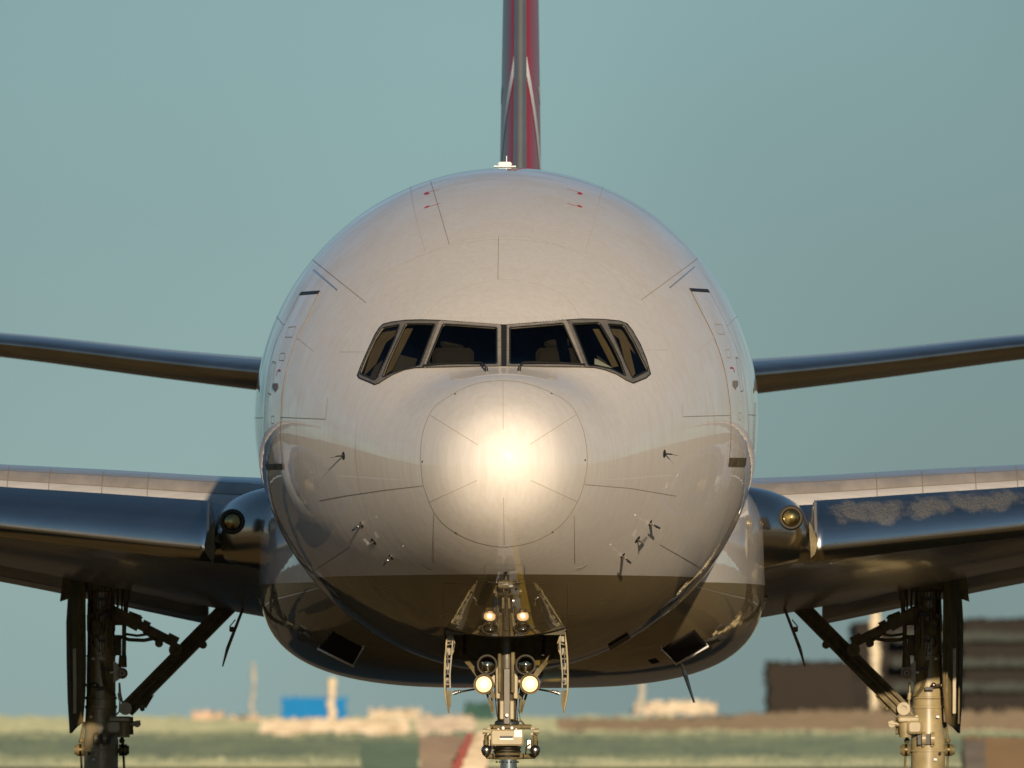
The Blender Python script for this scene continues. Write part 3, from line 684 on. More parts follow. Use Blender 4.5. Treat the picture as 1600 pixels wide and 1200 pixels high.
# dark slot patch with a bright line at the lower right, and blade antenna
patch([(950, 1008), (981, 989), (984, 995), (953, 1014)], [], .02, 3, M['dark'], 'drain_vent', fus)
ribbon([(945, 1022), (985, 1002)], 'drip_strip', 'lip', .02, .03, False, fus)
mb = PMB(); a = A(1066, 1046, 27); b = A(1083, 1098, 27.3); mb.use(M['gear']).prism([a+Vector((-.02, -.1, 0)), a+Vector((.03, .25, 0)), b+Vector((.01, .18, 0)), b+Vector((0, 0, 0))], (.02, 0, 0)); mb.build('blade_antenna', None, FAIR)

# ------------------------------------------------------------------ wings
def shp(c): return 10*(.2969*np.sqrt(c)-.126*c-.3516*c*c+.2843*c**3-.1015*c**4)
YLE = lambda x: 27.0+(x-3.9)*.67
ZLE = cubic([2.4, 3.9, 5.2, 6.7, 10, 20, 30.4], [-1.56, -1.44, -1.30, -1.13, -.72, .6, 2.0])
CH = cubic([2.4, 3.9, 5.2, 6.7, 10, 20, 30.4], [14.0, 13.2, 12.4, 11.5, 9.6, 6.2, 2.6])
ZTE = cubic([2.4, 3.9, 5.2, 6.7, 10, 20, 30.4], [-2.46, -2.20, -1.93, -1.62, -1.05, .35, 1.9])
ZCR = cubic([2.4, 3.9, 5.2, 6.7, 10, 20, 30.4], [-.60, -.53, -.44, -.35, -.10, 1.0, 2.15])
def wsec(x, cs, up, grow=0.0):
    """points on the wing section at span x"""
    yl, zl, c_, zt = YLE(x), float(ZLE(x)), float(CH(x)), float(ZTE(x))
    tu = float(ZCR(x))-(zl+(zt-zl)*.3); tl = .34*tu
    r = []
    for c in cs:
        s_ = float(shp(max(c, 0))); z = zl+(zt-zl)*c+(tu*s_ if up else -tl*s_*(1 if c < .3 else 1))
        r.append(Vector((x, yl+c*c_, z)))
    return r
cs = (np.linspace(0, 1, 64)**2)
spans = list(np.linspace(2.4, 10, 32))+list(np.linspace(10.6, 30.4, 24))
def zone(c): return 0
for sx, nm in ((-1, 'left'), (1, 'right')):
    mats = ['bare', 'wing_white', 'wing_tan', 'wing_grey']; mb = PMB()
    bounds = [(0, .034), (.034, .062), (.062, .115), (.115, 1.0)]
    for (a, b), mm in zip(bounds, mats):
        cc = np.linspace(math.sqrt(a), math.sqrt(b), 40 if a > .1 else 14)**2
        mb.use(M[mm]); mb.grid([[Vector((p.x*sx, p.y, p.z)) for p in wsec(x, cc, True)] for x in spans])
    mb.use(M['bare']); mb.grid([[Vector((p.x*sx, p.y, p.z)) for p in wsec(x, np.linspace(0, math.sqrt(.03), 14)**2, False)] for x in spans])
    mb.use(M['wing_grey']); mb.grid([[Vector((p.x*sx, p.y, p.z)) for p in wsec(x, np.linspace(math.sqrt(.03), 1, 50)**2, False)] for x in spans])
    WING = mb.build('wing', None, ROOT, sharp=None); WING['label'] = 'wing on the %s of the picture with bare metal leading edge' % nm
    for x0 in (4.75, 5.35, 6.05, 6.6, 7.3):
        mb = PMB(); g = []
        for c in np.linspace(.036, .16, 14):
            g.append([Vector((sx*p.x, p.y, p.z+.004)) for p in (wsec(x0-.006, [c], True)[0], wsec(x0+.006, [c], True)[0])])
        mb.grid(g).build('panel_seam', M['seam'], WING, sharp=None)
    for c0 in (.0625, .116):
        mb = PMB(); mb.grid([[Vector((sx*p.x, p.y, p.z+.004)) for p in (wsec(x, [c0-.0012], True)[0], wsec(x, [c0+.0012], True)[0])] for x in np.linspace(3.4, 9.5, 40)]).build('panel_seam', M['seam'], WING, sharp=None)
    # slat: a thick bare-metal nose shell carried a little ahead of and below the fixed edge
    P = []
    sp = list(np.linspace(3.92, 9.0, 40))
    for x in sp:
        up = wsec(x, np.linspace(math.sqrt(.040), 0, 22)**2, True); dn = wsec(x, np.linspace(0.02, math.sqrt(.018), 12)**2, False)
        c0 = Vector((x, YLE(x)+.9, float(ZLE(x))+.05)); r = []
        for p in up+dn:
            d = (p-c0); d.x = 0; d.normalize(); r.append(p+d*.05+Vector((0, -.10, -.03)))
        inn = []
        for p in (up+dn)[::-1]:
            d = (p-c0); d.x = 0; d.normalize(); inn.append(p+d*.012+Vector((0, -.05, -.015)))
        P.append([Vector((p.x*sx, p.y, p.z)) for p in r+inn])
    mb = PMB(); mb.use(M['slatm']); mb.grid(P, True); k = len(P[0]); mb.add(P[0], [tuple(range(k))]); mb.add(P[-1], [tuple(range(k))])
    SL = mb.build('slat', None, WING, sharp=40)
    # the inboard end plate of the slat, hooked below the edge
    e = [(1264, 815), (1270, 826), (1276, 842), (1277, 854), (1273, 866), (1267, 872), (1266, 850)] if sx > 0 else [(336, 812), (328, 824), (322, 840), (319, 852), (321, 864), (334, 882), (335, 850)]
    mb = PMB(); mb.use(M['gear_dirty']).prism([A(x_, y_, 26.75) for x_, y_ in e], (0, .12, 0)); mb.build('slat_end_plate', None, SL, smooth=False)
    # flap lowered behind the trailing edge
    P = []
    for x in np.linspace(4.15, 9.4, 20):
        te = wsec(x, [1.0], True)[0]; r = []
        for t in np.linspace(0, 1, 12): r.append(te+Vector((0, -.35+2.0*t, -.02-.12*t+.14*math.sin(math.pi*t**.6)*(1-t)-.12*t)))
        for t in np.linspace(1, 0, 12)[1:]: r.append(te+Vector((0, -.35+2.0*t, -.02-.14*math.sin(math.pi*min(1, t**.5))*(1-t)-.12*t-.13*t-.03)))
        P.append([Vector((p.x*sx, p.y, p.z)) for p in r])
    mb = PMB(); mb.grid(P, True); k = len(P[0]); mb.add(P[0], [tuple(range(k))]); mb.add(P[-1], [tuple(range(k))]); mb.build('flap', M['wing_grey'], WING, sharp=50)
    # root glove with its landing light
    mb = PMB(); P = []
    for t in np.linspace(0, 1, 30):
        x = 2.75+1.17*t; tt = min(1, t*1.0)
        top = -.66-.62*(1-math.sqrt(max(0, 1-tt**2.4))); bot = -1.86+.26*t; zc = (top+bot)/2; rz = (top-bot)/2; yc = 26.5+.75*t+.5*t**4; r = []
        r.append(Vector((x*sx, yc+3.2, max(top, -.62-.3*t)+.02)))
        r.append(Vector((x*sx, yc+1.3, top+.02)))
        for a in np.linspace(0, 1, 34):
            an = math.pi/2+a*math.pi; r.append(Vector((x*sx, yc+math.cos(an)*.62, zc+math.sin(an)*rz)))
        r += [Vector((x*sx, yc+1.5, bot-.04)), Vector((x*sx, yc+4, bot-.12))]
        P.append(r)
    mb.use(M['bare']).grid(P); k = len(P[0]); mb.use(M['wing_grey']).add(P[-1], [tuple(range(k))])
    GL = mb.build('root_glove', None, WING, sharp=60)
    lp = A(1236, 809, 26.2) if sx > 0 else A(363, 815, 26.2)
    mb = PMB(); mb.use(M['lampring']).lathe([(.0, .165), (.10, .155), (.125, .14), (.125, .118), (.0, .11)], lp+Vector((0, .05, 0)), (0, -1, 0), 32)
    LM = mb.build('landing_light', None, WING)
    PMB().use(M['lens_gold']).lathe([(.0, .02), (.02, .06), (.06, .11)], lp+Vector((0, .0, 0)), (0, -1, 0), 24).build('reflector', None, LM)
    PMB().use(M['gold_dome']).lathe([(.06, .112), (.085, .105), (.115, .085), (.14, .05), (.15, .0001)], lp, (0, -1, 0), 24).build('lens', None, LM)

# ------------------------------------------------------------------ engines (just outside the frame, mirrored in the glossy flanks)
for sx in (-1, 1):
    c = Vector((sx*9.6, 17.5, -2.70)); R_ = 1.93
    mb = PMB(); mb.use(M['chrome']).lathe([(.55, 1.50), (.25, 1.53), (.06, 1.62), (.0, 1.70), (.04, 1.78), (.2, 1.86), (.5, 1.92)], c, (0, 1, 0), 72, False)
    mb2 = PMB(); mb2.use(M['white']).lathe([(.5, 1.921), (1.6, 1.97), (3.2, 1.93), (4.6, 1.72), (5.4, 1.50), (5.4, 1.42), (4.0, 1.4)], c, (0, 1, 0), 72, False)
    EN = mb2.build('engine', None, ROOT, sharp=60); mb.build('intake_lip', None, EN, sharp=60)
    mb = PMB(); mb.use(M['shade']).lathe([(.55, 1.502), (1.5, 1.56), (1.55, .3)], c, (0, 1, 0), 48, False); mb.build('intake_duct', None, EN)
    mb = PMB(); mb.use(M['fan'])
    for k in range(22):
        a = 2*math.pi*k/22; P = []
        for r in np.linspace(.32, 1.52, 7):
            tw = .5+.5*r/1.5; aa = a+.10*r*r; u = Vector((math.cos(aa), 0, math.sin(aa))); v = Vector((-math.sin(aa), 0, math.cos(aa)))
            P.append([c+Vector((0, 1.3, 0))+u*r-(v*math.sin(tw)+Vector((0, math.cos(tw), 0)))*.16, c+Vector((0, 1.3, 0))+u*r+(v*math.sin(tw)+Vector((0, math.cos(tw), 0)))*.16])
        mb.grid(P)
    mb.build('fan', None, EN)
    mb = PMB(); mb.use(M['gear_dirty']).lathe([(.75, .001), (.8, .07), (1.0, .21), (1.3, .34)], c, (0, 1, 0), 32)
    mb.use(M['paper']).path([c+Vector((r*math.cos(t)*.9, 1.3-.62*(1-(r/.34))**1-.02, r*math.sin(t)*.9)) for t, r in [(k*.25, .08+.010*k) for k in range(20)]], .018); mb.build('spinner', None, EN)
    mb = PMB(); mb.use(M['dark']).lathe([(4.2, 1.0), (6.6, .62), (6.6, .5), (5, .5)], c, (0, 1, 0), 36); mb.build('core_nozzle', None, EN)
    mb = PMB(); mb.use(M['white']).prism([c+Vector((-.2, 1.8, 1.9)), c+Vector((-.2, 5, 2.1)), c+Vector((-.2, 10.5, 1.9)), c+Vector((-.2, 10, 1.3)), c+Vector((-.2, 5.2, 1.0))], (.4, 0, 0)); mb.build('pylon', None, EN)

# ------------------------------------------------------------------ tailplanes and fin
for sx in (-1, 1):
    P = []
    sec = [(.8, 61.5, 1.06, 7.4, .72), (3.87, 64.0, 1.35, 6.1, .485), (5.6, 65.4, 1.55, 5.3, .42), (7.6, 67.0, 1.80, 4.5, .36), (10.75, 69.5, 2.0, 2.6, .2)]
    f = [cubic([s_[0] for s_ in sec], [s_[k] for s_ in sec]) for k in range(5)]
    for x in np.linspace(.8, 10.75, 30):
        yl, zl, c_, th_ = (float(f[k](x)) for k in (1, 2, 3, 4)); r = []
        cc = np.linspace(0, 1, 26)**2
        for c in cc: r.append(Vector((sx*x, yl+c*c_, zl+th_/2*float(shp(c)))))
        for c in cc[::-1][1:-1]: r.append(Vector((sx*x, yl+c*c_, zl-th_/2*float(shp(c)))))
        P.append(r)
    mb = PMB(); mb.use(M['wing_grey']); mb.grid(P, True); T = mb.build('tailplane', None, ROOT, sharp=None)
    Q_ = []
    for x in np.linspace(1.2, 10.7, 30):
        yl, zl, c_, th_ = (float(f[k](x)) for k in (1, 2, 3, 4)); r = []
        for c in list(np.linspace(math.sqrt(.10), 0, 12)**2): r.append(Vector((sx*x, yl+c*c_-.004, zl+(th_/2+.003)*float(shp(c)))))
        for c in list(np.linspace(0, math.sqrt(.08), 12)**2)[1:]: r.append(Vector((sx*x, yl+c*c_-.004, zl-(th_/2+.003)*float(shp(c)))))
        Q_.append(r)
    PMB().use(M['tail_metal']).grid(Q_).build('tail_leading_edge', None, T, sharp=None)
# fin: z from the crown upwards
fz = lambda z: (58.0+(z-2.6)*.86, 8.6-(z-2.6)*.55, .64-(z-2.6)*.030)
P = []
for z in np.linspace(2.3, 12.7, 50):
    yl, c_, th_ = fz(z); r = []; cc = np.linspace(0, 1, 40)**2
    for c in cc: r.append(Vector((th_/2*float(shp(c)), yl+c*c_, z)))
    for c in cc[::-1][1:-1]: r.append(Vector((-th_/2*float(shp(c)), yl+c*c_, z)))
    P.append(r)
mb = PMB(); mb.use(M['red']).grid(P, True); k = len(P[0]); mb.add(P[-1], [tuple(range(k))]); FIN = mb.build('fin', None, ROOT, sharp=60)
P = []
for z in np.linspace(2.4, 12.6, 40):
    yl, c_, th_ = fz(z); r = []
    for c in list(np.linspace(math.sqrt(.0135), 0, 10)**2): r.append(Vector(((th_/2+.006)*float(shp(c))+.0, yl+c*c_-.02, z)))
    for c in list(np.linspace(0, math.sqrt(.0135), 10)**2)[1:]: r.append(Vector((-(th_/2+.006)*float(shp(c)), yl+c*c_-.02, z)))
    P.append(r)
PMB().use(M['fin_metal']).grid(P).build('fin_leading_edge', None, FIN, sharp=None)
# white ring of the emblem on each face: an arc from the leading edge sweeping down and aft
for sx in (-1, 1):
    def fp(c, z, o=.006):
        yl, c_, th_ = fz(z); return Vector((sx*((th_/2)*float(shp(c))+o), yl+c*c_, z))
    zt_ = A(812, 92, 62).z; zb_ = A(812, 262, 60).z
    mb = PMB(); g = []
    for t in np.linspace(0, 1, 30):
        z = zt_+(zb_-zt_)*t; c = .008+.20*t**1.5; wd = .006+.028*t**1.1; g.append([fp(max(c-wd, .0075), z), fp(c, z), fp(c+wd, z)])
    mb.grid(g); mb.build('emblem_ring', M['fwhite'], FIN, sharp=None)
    mb = PMB(); g = []
    z0 = A(812, 148, 66).z; z1 = A(812, 172, 66).z
    for t in np.linspace(0, 1, 8):
        z = z0+(z1-z0)*t; g.append([fp(c, z) for c in np.linspace(.15+.06*t, .42, 8)])
    mb.grid(g); mb.build('emblem_wing', M['fwhite'], FIN, sharp=None)
# ------------------------------------------------------------------ nose gear
NY = 5.9
def N(cx, cy, y=NY): return A(640+cx/3.75, 880+cy/3.75, y)
k_ = (NY+D)/F/3.75
# bay
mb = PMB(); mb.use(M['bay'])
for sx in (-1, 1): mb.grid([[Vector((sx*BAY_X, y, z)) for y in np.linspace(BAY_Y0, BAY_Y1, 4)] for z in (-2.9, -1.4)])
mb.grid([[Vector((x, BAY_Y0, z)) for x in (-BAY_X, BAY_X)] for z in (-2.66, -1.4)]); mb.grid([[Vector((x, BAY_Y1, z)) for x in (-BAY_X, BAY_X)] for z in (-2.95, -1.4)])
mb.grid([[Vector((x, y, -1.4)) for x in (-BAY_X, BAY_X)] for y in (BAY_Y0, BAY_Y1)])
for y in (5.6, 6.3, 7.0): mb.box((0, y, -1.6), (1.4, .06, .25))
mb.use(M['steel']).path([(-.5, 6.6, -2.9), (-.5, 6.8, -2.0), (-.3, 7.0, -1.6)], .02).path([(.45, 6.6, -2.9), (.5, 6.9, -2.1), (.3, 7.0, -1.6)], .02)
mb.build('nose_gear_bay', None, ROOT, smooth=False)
# rim of the opening, following the skin
mb = PMB(); mb.use(M['gasket']); rim = []
for x in np.linspace(-BAY_X-.02, BAY_X+.02, 40):
    w_, t_, b_, m_ = (float(v) for v in prm(BAY_Y0)); rim.append(Vector((x, BAY_Y0, m_-(m_-b_)*math.sqrt(1-(x/w_)**2))))
mb.path(rim, .012, 6)
for sx in (-1, 1):
    r = []
    for y in np.linspace(BAY_Y0, BAY_Y1, 24):
        w_, t_, b_, m_ = (float(v) for v in prm(y)); x = sx*(BAY_X-.005); r.append(Vector((x, y, m_-(m_-b_)*math.sqrt(1-(x/w_)**2))))
    mb.path(r, .026, 6)
mb.build('bay_rim', None, ROOT)
# strut (the part itself), then its sub-parts
top = N(568, 440); mb = PMB(); mb.use(M['gear_dark'])
mb.tube(N(568, 380), N(568, 560), 45*k_, 52*k_, 24); mb.tube(N(568, 560), N(570, 930), 58*k_, 56*k_, 24)
mb.use(M['gear_dirty']).box(N(605, 640, NY-.16), (22*k_, .05, 150*k_*1.6), bev=.01).box(N(527, 640, NY-.16), (20*k_, .05, 150*k_*1.6), bev=.01)
mb.use(M['gear']).box(N(540, 860, NY-.15), (24*k_, .06, 110*k_), bev=.008).box(N(600, 860, NY-.15), (24*k_, .06, 110*k_), bev=.008)
mb.use(M['gear_dark']).box(N(570, 780, NY-.13), (40*k_, .08, 330*k_), bev=.01)
mb.use(M['steel']).lathe([(0, 62*k_), (.02, 72*k_), (.05, 72*k_), (.07, 60*k_)], N(570, 955), (0, 0, 1), 28)
mb.use(M['gear_dirty']).tube(N(572, 955), N(572, 1080), 62*k_, 66*k_, 28); mb.tube(N(572, 1075), N(572, 1150), 78*k_, 72*k_, 28)
for yy_ in (1085, 1110, 1135): mb.use(M['steel']).lathe([(0, 80*k_), (.012, 84*k_), (.024, 80*k_)], N(572, yy_), (0, 0, 1), 28)
mb.use(M['chrome']).tube(N(580, 1150), N(580, 1340), 48*k_, 48*k_, 28)
for a in np.linspace(math.pi, 2*math.pi, 9): mb.use(M['lens_gold']).ball(N(572, 1165)+Vector((math.cos(a)*64*k_, math.sin(a)*64*k_, 0)), .010, 8)
# cross beams and cables
mb.use(M['gear_dirty']).box(N(570, 960, NY-.1), (170*k_, .12, 22*k_), bev=.01)
mb.use(M['steel']).path([N(630, 600), N(640, 700), N(628, 800), N(632, 940)], .010).path([N(640, 560), N(652, 690), N(640, 860), N(650, 930)], .008).path([N(505, 600), N(500, 760), N(515, 900)], .009)
for cx in (548, 560, 575, 590): mb.tube(N(cx, 930, NY-.14), N(cx, 905, NY-.14), .010, .006, 8)
mb.path([N(630, 930), N(655, 925), N(670, 945), N(668, 975)], .012)
# strut bolts and small fittings
for cx, cy, r in ((548, 965, 10), (600, 965, 10), (570, 890, 12), (520, 975, 8), (625, 975, 8)): mb.lathe([(0, r*k_), (.03, r*k_*.8)], N(cx, cy, NY-.2), (0, -1, 0), 10)
NG = mb.build('nose_gear', None, ROOT); NG['label'] = 'nose gear leg with four round lamps'
# control box
mb = PMB(); mb.use(M['gear']).box(N(571, 1021, NY-.32), (192*k_, .16, 96*k_), bev=.018); mb.use(M['dark']).box(N(567, 1018, NY-.401), (76*k_, .008, 12*k_)); mb.use(M['paper']).box(N(567, 1030, NY-.401), (80*k_, .006, 9*k_)).box(N(636, 998, NY-.400), (46*k_, .006, 42*k_), bev=.002)
mb.build('control_box', None, NG)
# steering cylinders with ball ends, clamps
for s_, cx in ((-1, 450), (1, 735)):
    mb = PMB(); mb.use(M['steel']).ball(N(cx, 1095, NY-.2), 31*k_, 20)
    mb.use(M['gear_dirty']).tube(N(cx, 1095, NY-.1), N(cx, 1010, NY), 14*k_, 14*k_).tube(N(cx-8, 1040), N(cx+8, 1040), 22*k_).tube(N(cx, 1130, NY-.05), N(572, 1135), 16*k_)
    mb.use(M['gear']).tube(N(cx+(-1)*s_*-8-14, 985, NY-.1), N(cx+14-8*s_*-1, 985, NY-.1), 16*k_).box(N(cx-12*s_, 1000), (34*k_, .1, 20*k_), bev=.006).box(N(cx-12*s_, 968), (30*k_, .1, 16*k_), bev=.006)
    mb.use(M['gear_dirty']).path([N(cx-6*s_, 1140), N(cx+20*s_, 1120), N(cx+14*s_, 1040), N(cx-20*s_, 1000)], .010).tube(N(cx-20*s_, 960), N(572, 955), .03)
    mb.use(M['steel']).tube(N(cx-30*s_, 1145), N(cx-30*s_, 1120), 18*k_).box(N(cx-35*s_, 1060), (30*k_, .1, 60*k_), bev=.01)
    mb.use(M['lens_gold']).path([N(cx-30*s_, 1060, NY-.3), N(cx-52*s_, 1080, NY-.32), N(cx-55*s_, 1120, NY-.3)], .009)
    mb.build('steering_cylinder', None, NG)
# braces
for s_ in (-1, 1):
    mir = lambda cx: 570+s_*(cx-570)
    mb = PMB(); mb.use(M['gear_dirty']).beam(N(mir(850), 520, NY+.3), N(mir(720), 675, NY), 26*k_, .06).beam(N(mir(765), 620, NY-.05), N(mir(640), 790, NY-.05), 30*k_, .05)
    mb.use(M['gear']).box(N(mir(670), 690, NY-.02), (70*k_, .05, 70*k_), bev=.01).box(N(mir(622), 700, NY-.12), (26*k_, .05, 190*k_), bev=.01)
    mb.use(M['gear_dirty']).beam(N(mir(690), 750), N(mir(655), 870), 14*k_, .03).beam(N(mir(660), 740), N(mir(652), 880), 16*k_, .03)
    mb.build('drag_brace', None, NG)
# lamps
for cx, cy in ((455, 595), (680, 595)):
    p = N(cx, cy, NY-.30); mb = PMB(); mb.use(M['lampring']).lathe([(.0, 20*k_), (.04, 45*k_), (.12, 60*k_), (.15, 60*k_), (.15, 50*k_), (.10, 48*k_)], p+Vector((0, .12, 0)), (0, -1, 0), 28)
    mb.use(M['gear_dirty']).tube(p+Vector((0, .1, 0)), N(570, cy, NY), .02)
    lm = mb.build('taxi_light', None, NG)
    PMB().use(M['lamp_dim']).lathe([(.0, 8*k_), (.02, 30*k_), (.07, 50*k_)], p+Vector((0, .06, 0)), (0, -1, 0), 24).use(M['bright']).tube(p+Vector((0, .05, 0)), p+Vector((0, .0, 0)), 9*k_, 6*k_, 12).use(M['dome']).lathe([(.07, 51*k_), (.085, 48*k_), (.11, 38*k_), (.125, 20*k_), (.13, .0001)], p+Vector((0, .06, 0)), (0, -1, 0), 24).build('reflector', None, NG)
for cx, cy in ((435, 710), (705, 708)):
    p = N(cx, cy, NY-.30); mb = PMB(); mb.use(M['gear_dirty']).lathe([(.0, 18*k_), (.05, 48*k_), (.10, 60*k_), (.10, 55*k_), (.07, 50*k_)], p+Vector((0, .08, 0)), (0, -1, 0), 24); mb.tube(p+Vector((0, .08, 0)), N(570, cy, NY), .018)
    mb.build('nose_landing_light', None, NG)
    PMB().use(M['glow']).lathe([(.0, 46*k_), (.008, 30*k_)], p, (0, -1, 0), 24, False).use(M['glow2']).lathe([(.008, 30*k_), (.012, 17*k_)], p, (0, -1, 0), 24, False).use(M['lit']).lathe([(.012, 17*k_), (.018, 10*k_), (.022, .0001)], p, (0, -1, 0), 24).build('lit_lens_with_halo', None, NG)  # emissive amber rings stand in for the glow round the lens
# nose wheels (below the frame)
for sx in (-1, 1):
    c = Vector((sx*.26, NY, .535-CL)); mb = PMB(); mb.use(M['rubber']).lathe([(-.17, .30), (-.165, .46), (-.12, .525), (0, .535), (.12, .525), (.165, .46), (.17, .30)], c, (1, 0, 0), 40)
    wh = mb.build('nose_wheel', None, NG); PMB().use(M['gear']).lathe([(-.12, .05), (-.13, .2), (-.16, .30), (.16, .30), (.13, .2), (.12, .05)], c, (1, 0, 0), 30).build('rim', None, NG)
# nose gear doors: curved plates hanging along the opening
for s_ in (-1, 1):
    mir = lambda cx: 566+s_*(cx-566)
    out = [N(mir(cx), cy, 5.1) for cx, cy in ((908, 405), (918, 480), (924, 560), (927, 650), (926, 740), (918, 800), (908, 845), (902, 880))]
    P = []
    for i_, p in enumerate(out):
        t = i_/(len(out)-1); ln = 1.9 if t < .75 else 1.9*(1-(t-.75)/.25)+.02
        P.append([p+Vector((0, y*ln, 0)) for y in np.linspace(0, 1, 6)])
    mb = PMB(); mb.use(M['gear']).grid(P); dr = mb.build('nose_gear_door', None, ROOT, sharp=None)
    md = dr.modifiers.new('thickness', 'SOLIDIFY'); md.thickness = .022; md.offset = 0
    mb = PMB(); mb.use(M['door_in'])
    inn = [N(mir(cx), cy, 5.12) for cx, cy in ((886, 410), (880, 470), (888, 560), (896, 650), (894, 730))]
    for i_ in range(len(inn)-1):
        mb.beam(inn[i_], inn[i_+1], .016, .05); mb.beam(inn[i_], out[i_+0]+Vector((0, .04, 0)), .014, .04)
        mid = (inn[i_]+out[i_]+inn[i_+1]+out[i_+1])/4; mb.box(mid+Vector((-s_*.0, .03, 0)), (.05, .03, .09), bev=.008)
    mb.use(M['gear']).path([N(mir(880), 430, 5.10), N(mir(868), 470, 5.10), N(mir(874), 510, 5.10), N(mir(886), 540, 5.10)], .009)
    mb.use(M['dark']).box(N(mir(908), 560, 5.06), (.012, .02, .16)).box(N(mir(908), 640, 5.06), (.02, .02, .05)).box(N(mir(906), 690, 5.06), (.03, .02, .03))
    mb.use(M['gear_dirty']).prism([N(mir(890), 745, 5.08), N(mir(922), 745, 5.08), N(mir(915), 800, 5.08), N(mir(903), 868, 5.08), N(mir(888), 830, 5.08)], (0, .03, 0))
    mb.build('door_rib', None, dr)
    mb = PMB(); mb.use(M['steel']).tube(N(mir(880), 765, 5.3), N(mir(850), 755, 5.3), .020).tube(N(mir(870), 760, 5.3), N(mir(735), 735, NY), .012).ball(N(mir(862), 758, 5.3), .026, 12).ball(N(mir(840), 752, 5.32), .022, 12)
    mb.build('door_link', None, dr)

# ------------------------------------------------------------------ main gear, traced on the right, mirrored to the left
def main_gear(sx):
    kk = (37+D)/F/3.75
    def G(cx, cy, y=37.0):
        p = A(1180+cx/3.75, 880+cy/3.75, y); p.x *= sx; return p
    mb = PMB(); g = M['gear']; gd = M['gear_dirty']
    # leg: stepped cylinder with rings
    prof = [(40, 76), (200, 78), (330, 84), (395, 84), (400, 80), (538, 82), (540, 88), (546, 88), (548, 84), (780, 86), (782, 93), (797, 93), (799, 88), (832, 88), (834, 95), (850, 95), (852, 90), (905, 92), (960, 96), (1010, 98), (1050, 102), (1090, 100), (1092, 108), (1104, 108), (1106, 100), (1300, 100)]
    p0 = G(1012, 40); mb.use(g).lathe([((cy-40)*kk, r*kk) for cy, r in prof], p0, (0, 0, -1), 40)
    mb.use(M['dark'])
    for cy in (789, 842): mb.lathe([(0, 90*kk), (.008, 95*kk), (.016, 90*kk)], G(1012, cy+0), (0, 0, -1), 40)
    # trunnion block at the top and clutter
    mb.use(gd).box(G(1010, 120), (190*kk, .5, 100*kk), bev=.03).tube(G(880, 330), G(1090, 330), 34*kk).box(G(1040, 380, 36.8), (60*kk, .2, 90*kk), bev=.02)
    for cx, cy, cx2, cy2, r in ((960, 250, 1040, 300, 14), (1030, 260, 1035, 440, 10), (1060, 300, 1090, 320, 16), (940, 380, 940, 520, 9), (1085, 240, 1085, 520, 7), (985, 300, 1000, 420, 8)):
        mb.tube(G(cx, cy, 36.75), G(cx2, cy2, 36.75), r*kk, None, 10)
    mb.use(M['dark']).path([G(1045, 400, 36.76), G(1060, 470, 36.76), G(1020, 520, 36.76), G(1025, 430, 36.76)], 5*kk)
    hr = random.Random(5)
    mb.use(M['dark'])
    for h_ in range(9):
        x_ = 935+h_*18; y1 = 150+hr.uniform(-40, 60); y2 = y1+hr.uniform(160, 420)
        mb.path([G(x_+hr.uniform(-6, 6), y1+(y2-y1)*t, 36.74+hr.uniform(-.02, .02)) for t in np.linspace(0, 1, 7)], hr.uniform(2.2, 4.2)*kk, 6)
    for cy in (210, 300, 455, 620, 735): mb.box(G(1000+hr.uniform(-30, 30), cy, 36.74), (hr.uniform(30, 60)*kk, .06, hr.uniform(10, 22)*kk), bev=.004)
    for cx, cy in ((1058, 560), (950, 640), (1070, 900), (945, 900), (1055, 1150)): mb.use(M['paper']).box(G(cx, cy, 36.76), (18*kk, .01, 12*kk))
    mb.use(g)
    # actuator lug: web plate and eye
    mb.use(g).prism([G(895, 600, 36.9), G(960, 560, 36.9), G(975, 725, 36.9), G(895, 672, 36.9)], (0, .2, 0))
    # hydraulic lines
    for o_ in (0, 12, 24):
        mb.use(gd).path([G(1018-o_*.7, 565+o_*.4, 36.76), G(1008-o_*.8, 660, 36.76), G(985-o_*.6, 735-o_*.3, 36.77), G(955-o_*.6, 770-o_*.3, 36.78), G(925, 778-o_*.3, 36.82)], 3.6*kk, 6)
    mb.use(M['steel']).path([G(1030, 712, 36.72), G(1060, 718, 36.72), G(1090, 712, 36.75), G(1125, 715, 36.8)], 8*kk).ball(G(1045, 714, 36.70), 15*kk, 12).ball(G(1092, 714, 36.75), 11*kk, 12).tube(G(1118, 690, 36.8), G(1118, 735, 36.8), 9*kk)
    # steering / side-brace housing under the rings
    mb.use(g).box(G(900, 915, 36.85), (130*kk, .35, 36*kk), bev=.02).tube(G(880, 900, 36.8), G(880, 1020, 36.8), 44*kk, 36*kk).box(G(935, 960, 36.75), (90*kk, .2, 80*kk), bev=.03)
    mb.tube(G(780, 935, 36.8), G(850, 945, 36.8), 15*kk).lathe([(0, 20*kk), (.08, 20*kk)], G(800, 942, 36.85), (0, -1, 0), 16)
    mb.use(gd).tube(G(822, 990, 36.9), G(850, 990, 36.9), 14*kk).tube(G(835, 900, 36.9), G(835, 1000, 36.9), 12*kk)
    # torsion-link lugs
    for cx in (985, 1037): mb.use(g).lathe([(0, 38*kk), (.05, 38*kk)], G(cx-8, 1028, 36.72), (1*sx, 0, 0), 20).box(G(cx, 1040, 36.8), (20*kk, .15, 70*kk), bev=.01)
    mb.use(M['dark']).box(G(962, 1035, 36.72), (20*kk, .04, 55*kk)); mb.box(G(1012, 1030, 36.72), (24*kk, .04, 60*kk)); mb.ball(G(1082, 1115, 36.78), 9*kk, 10)
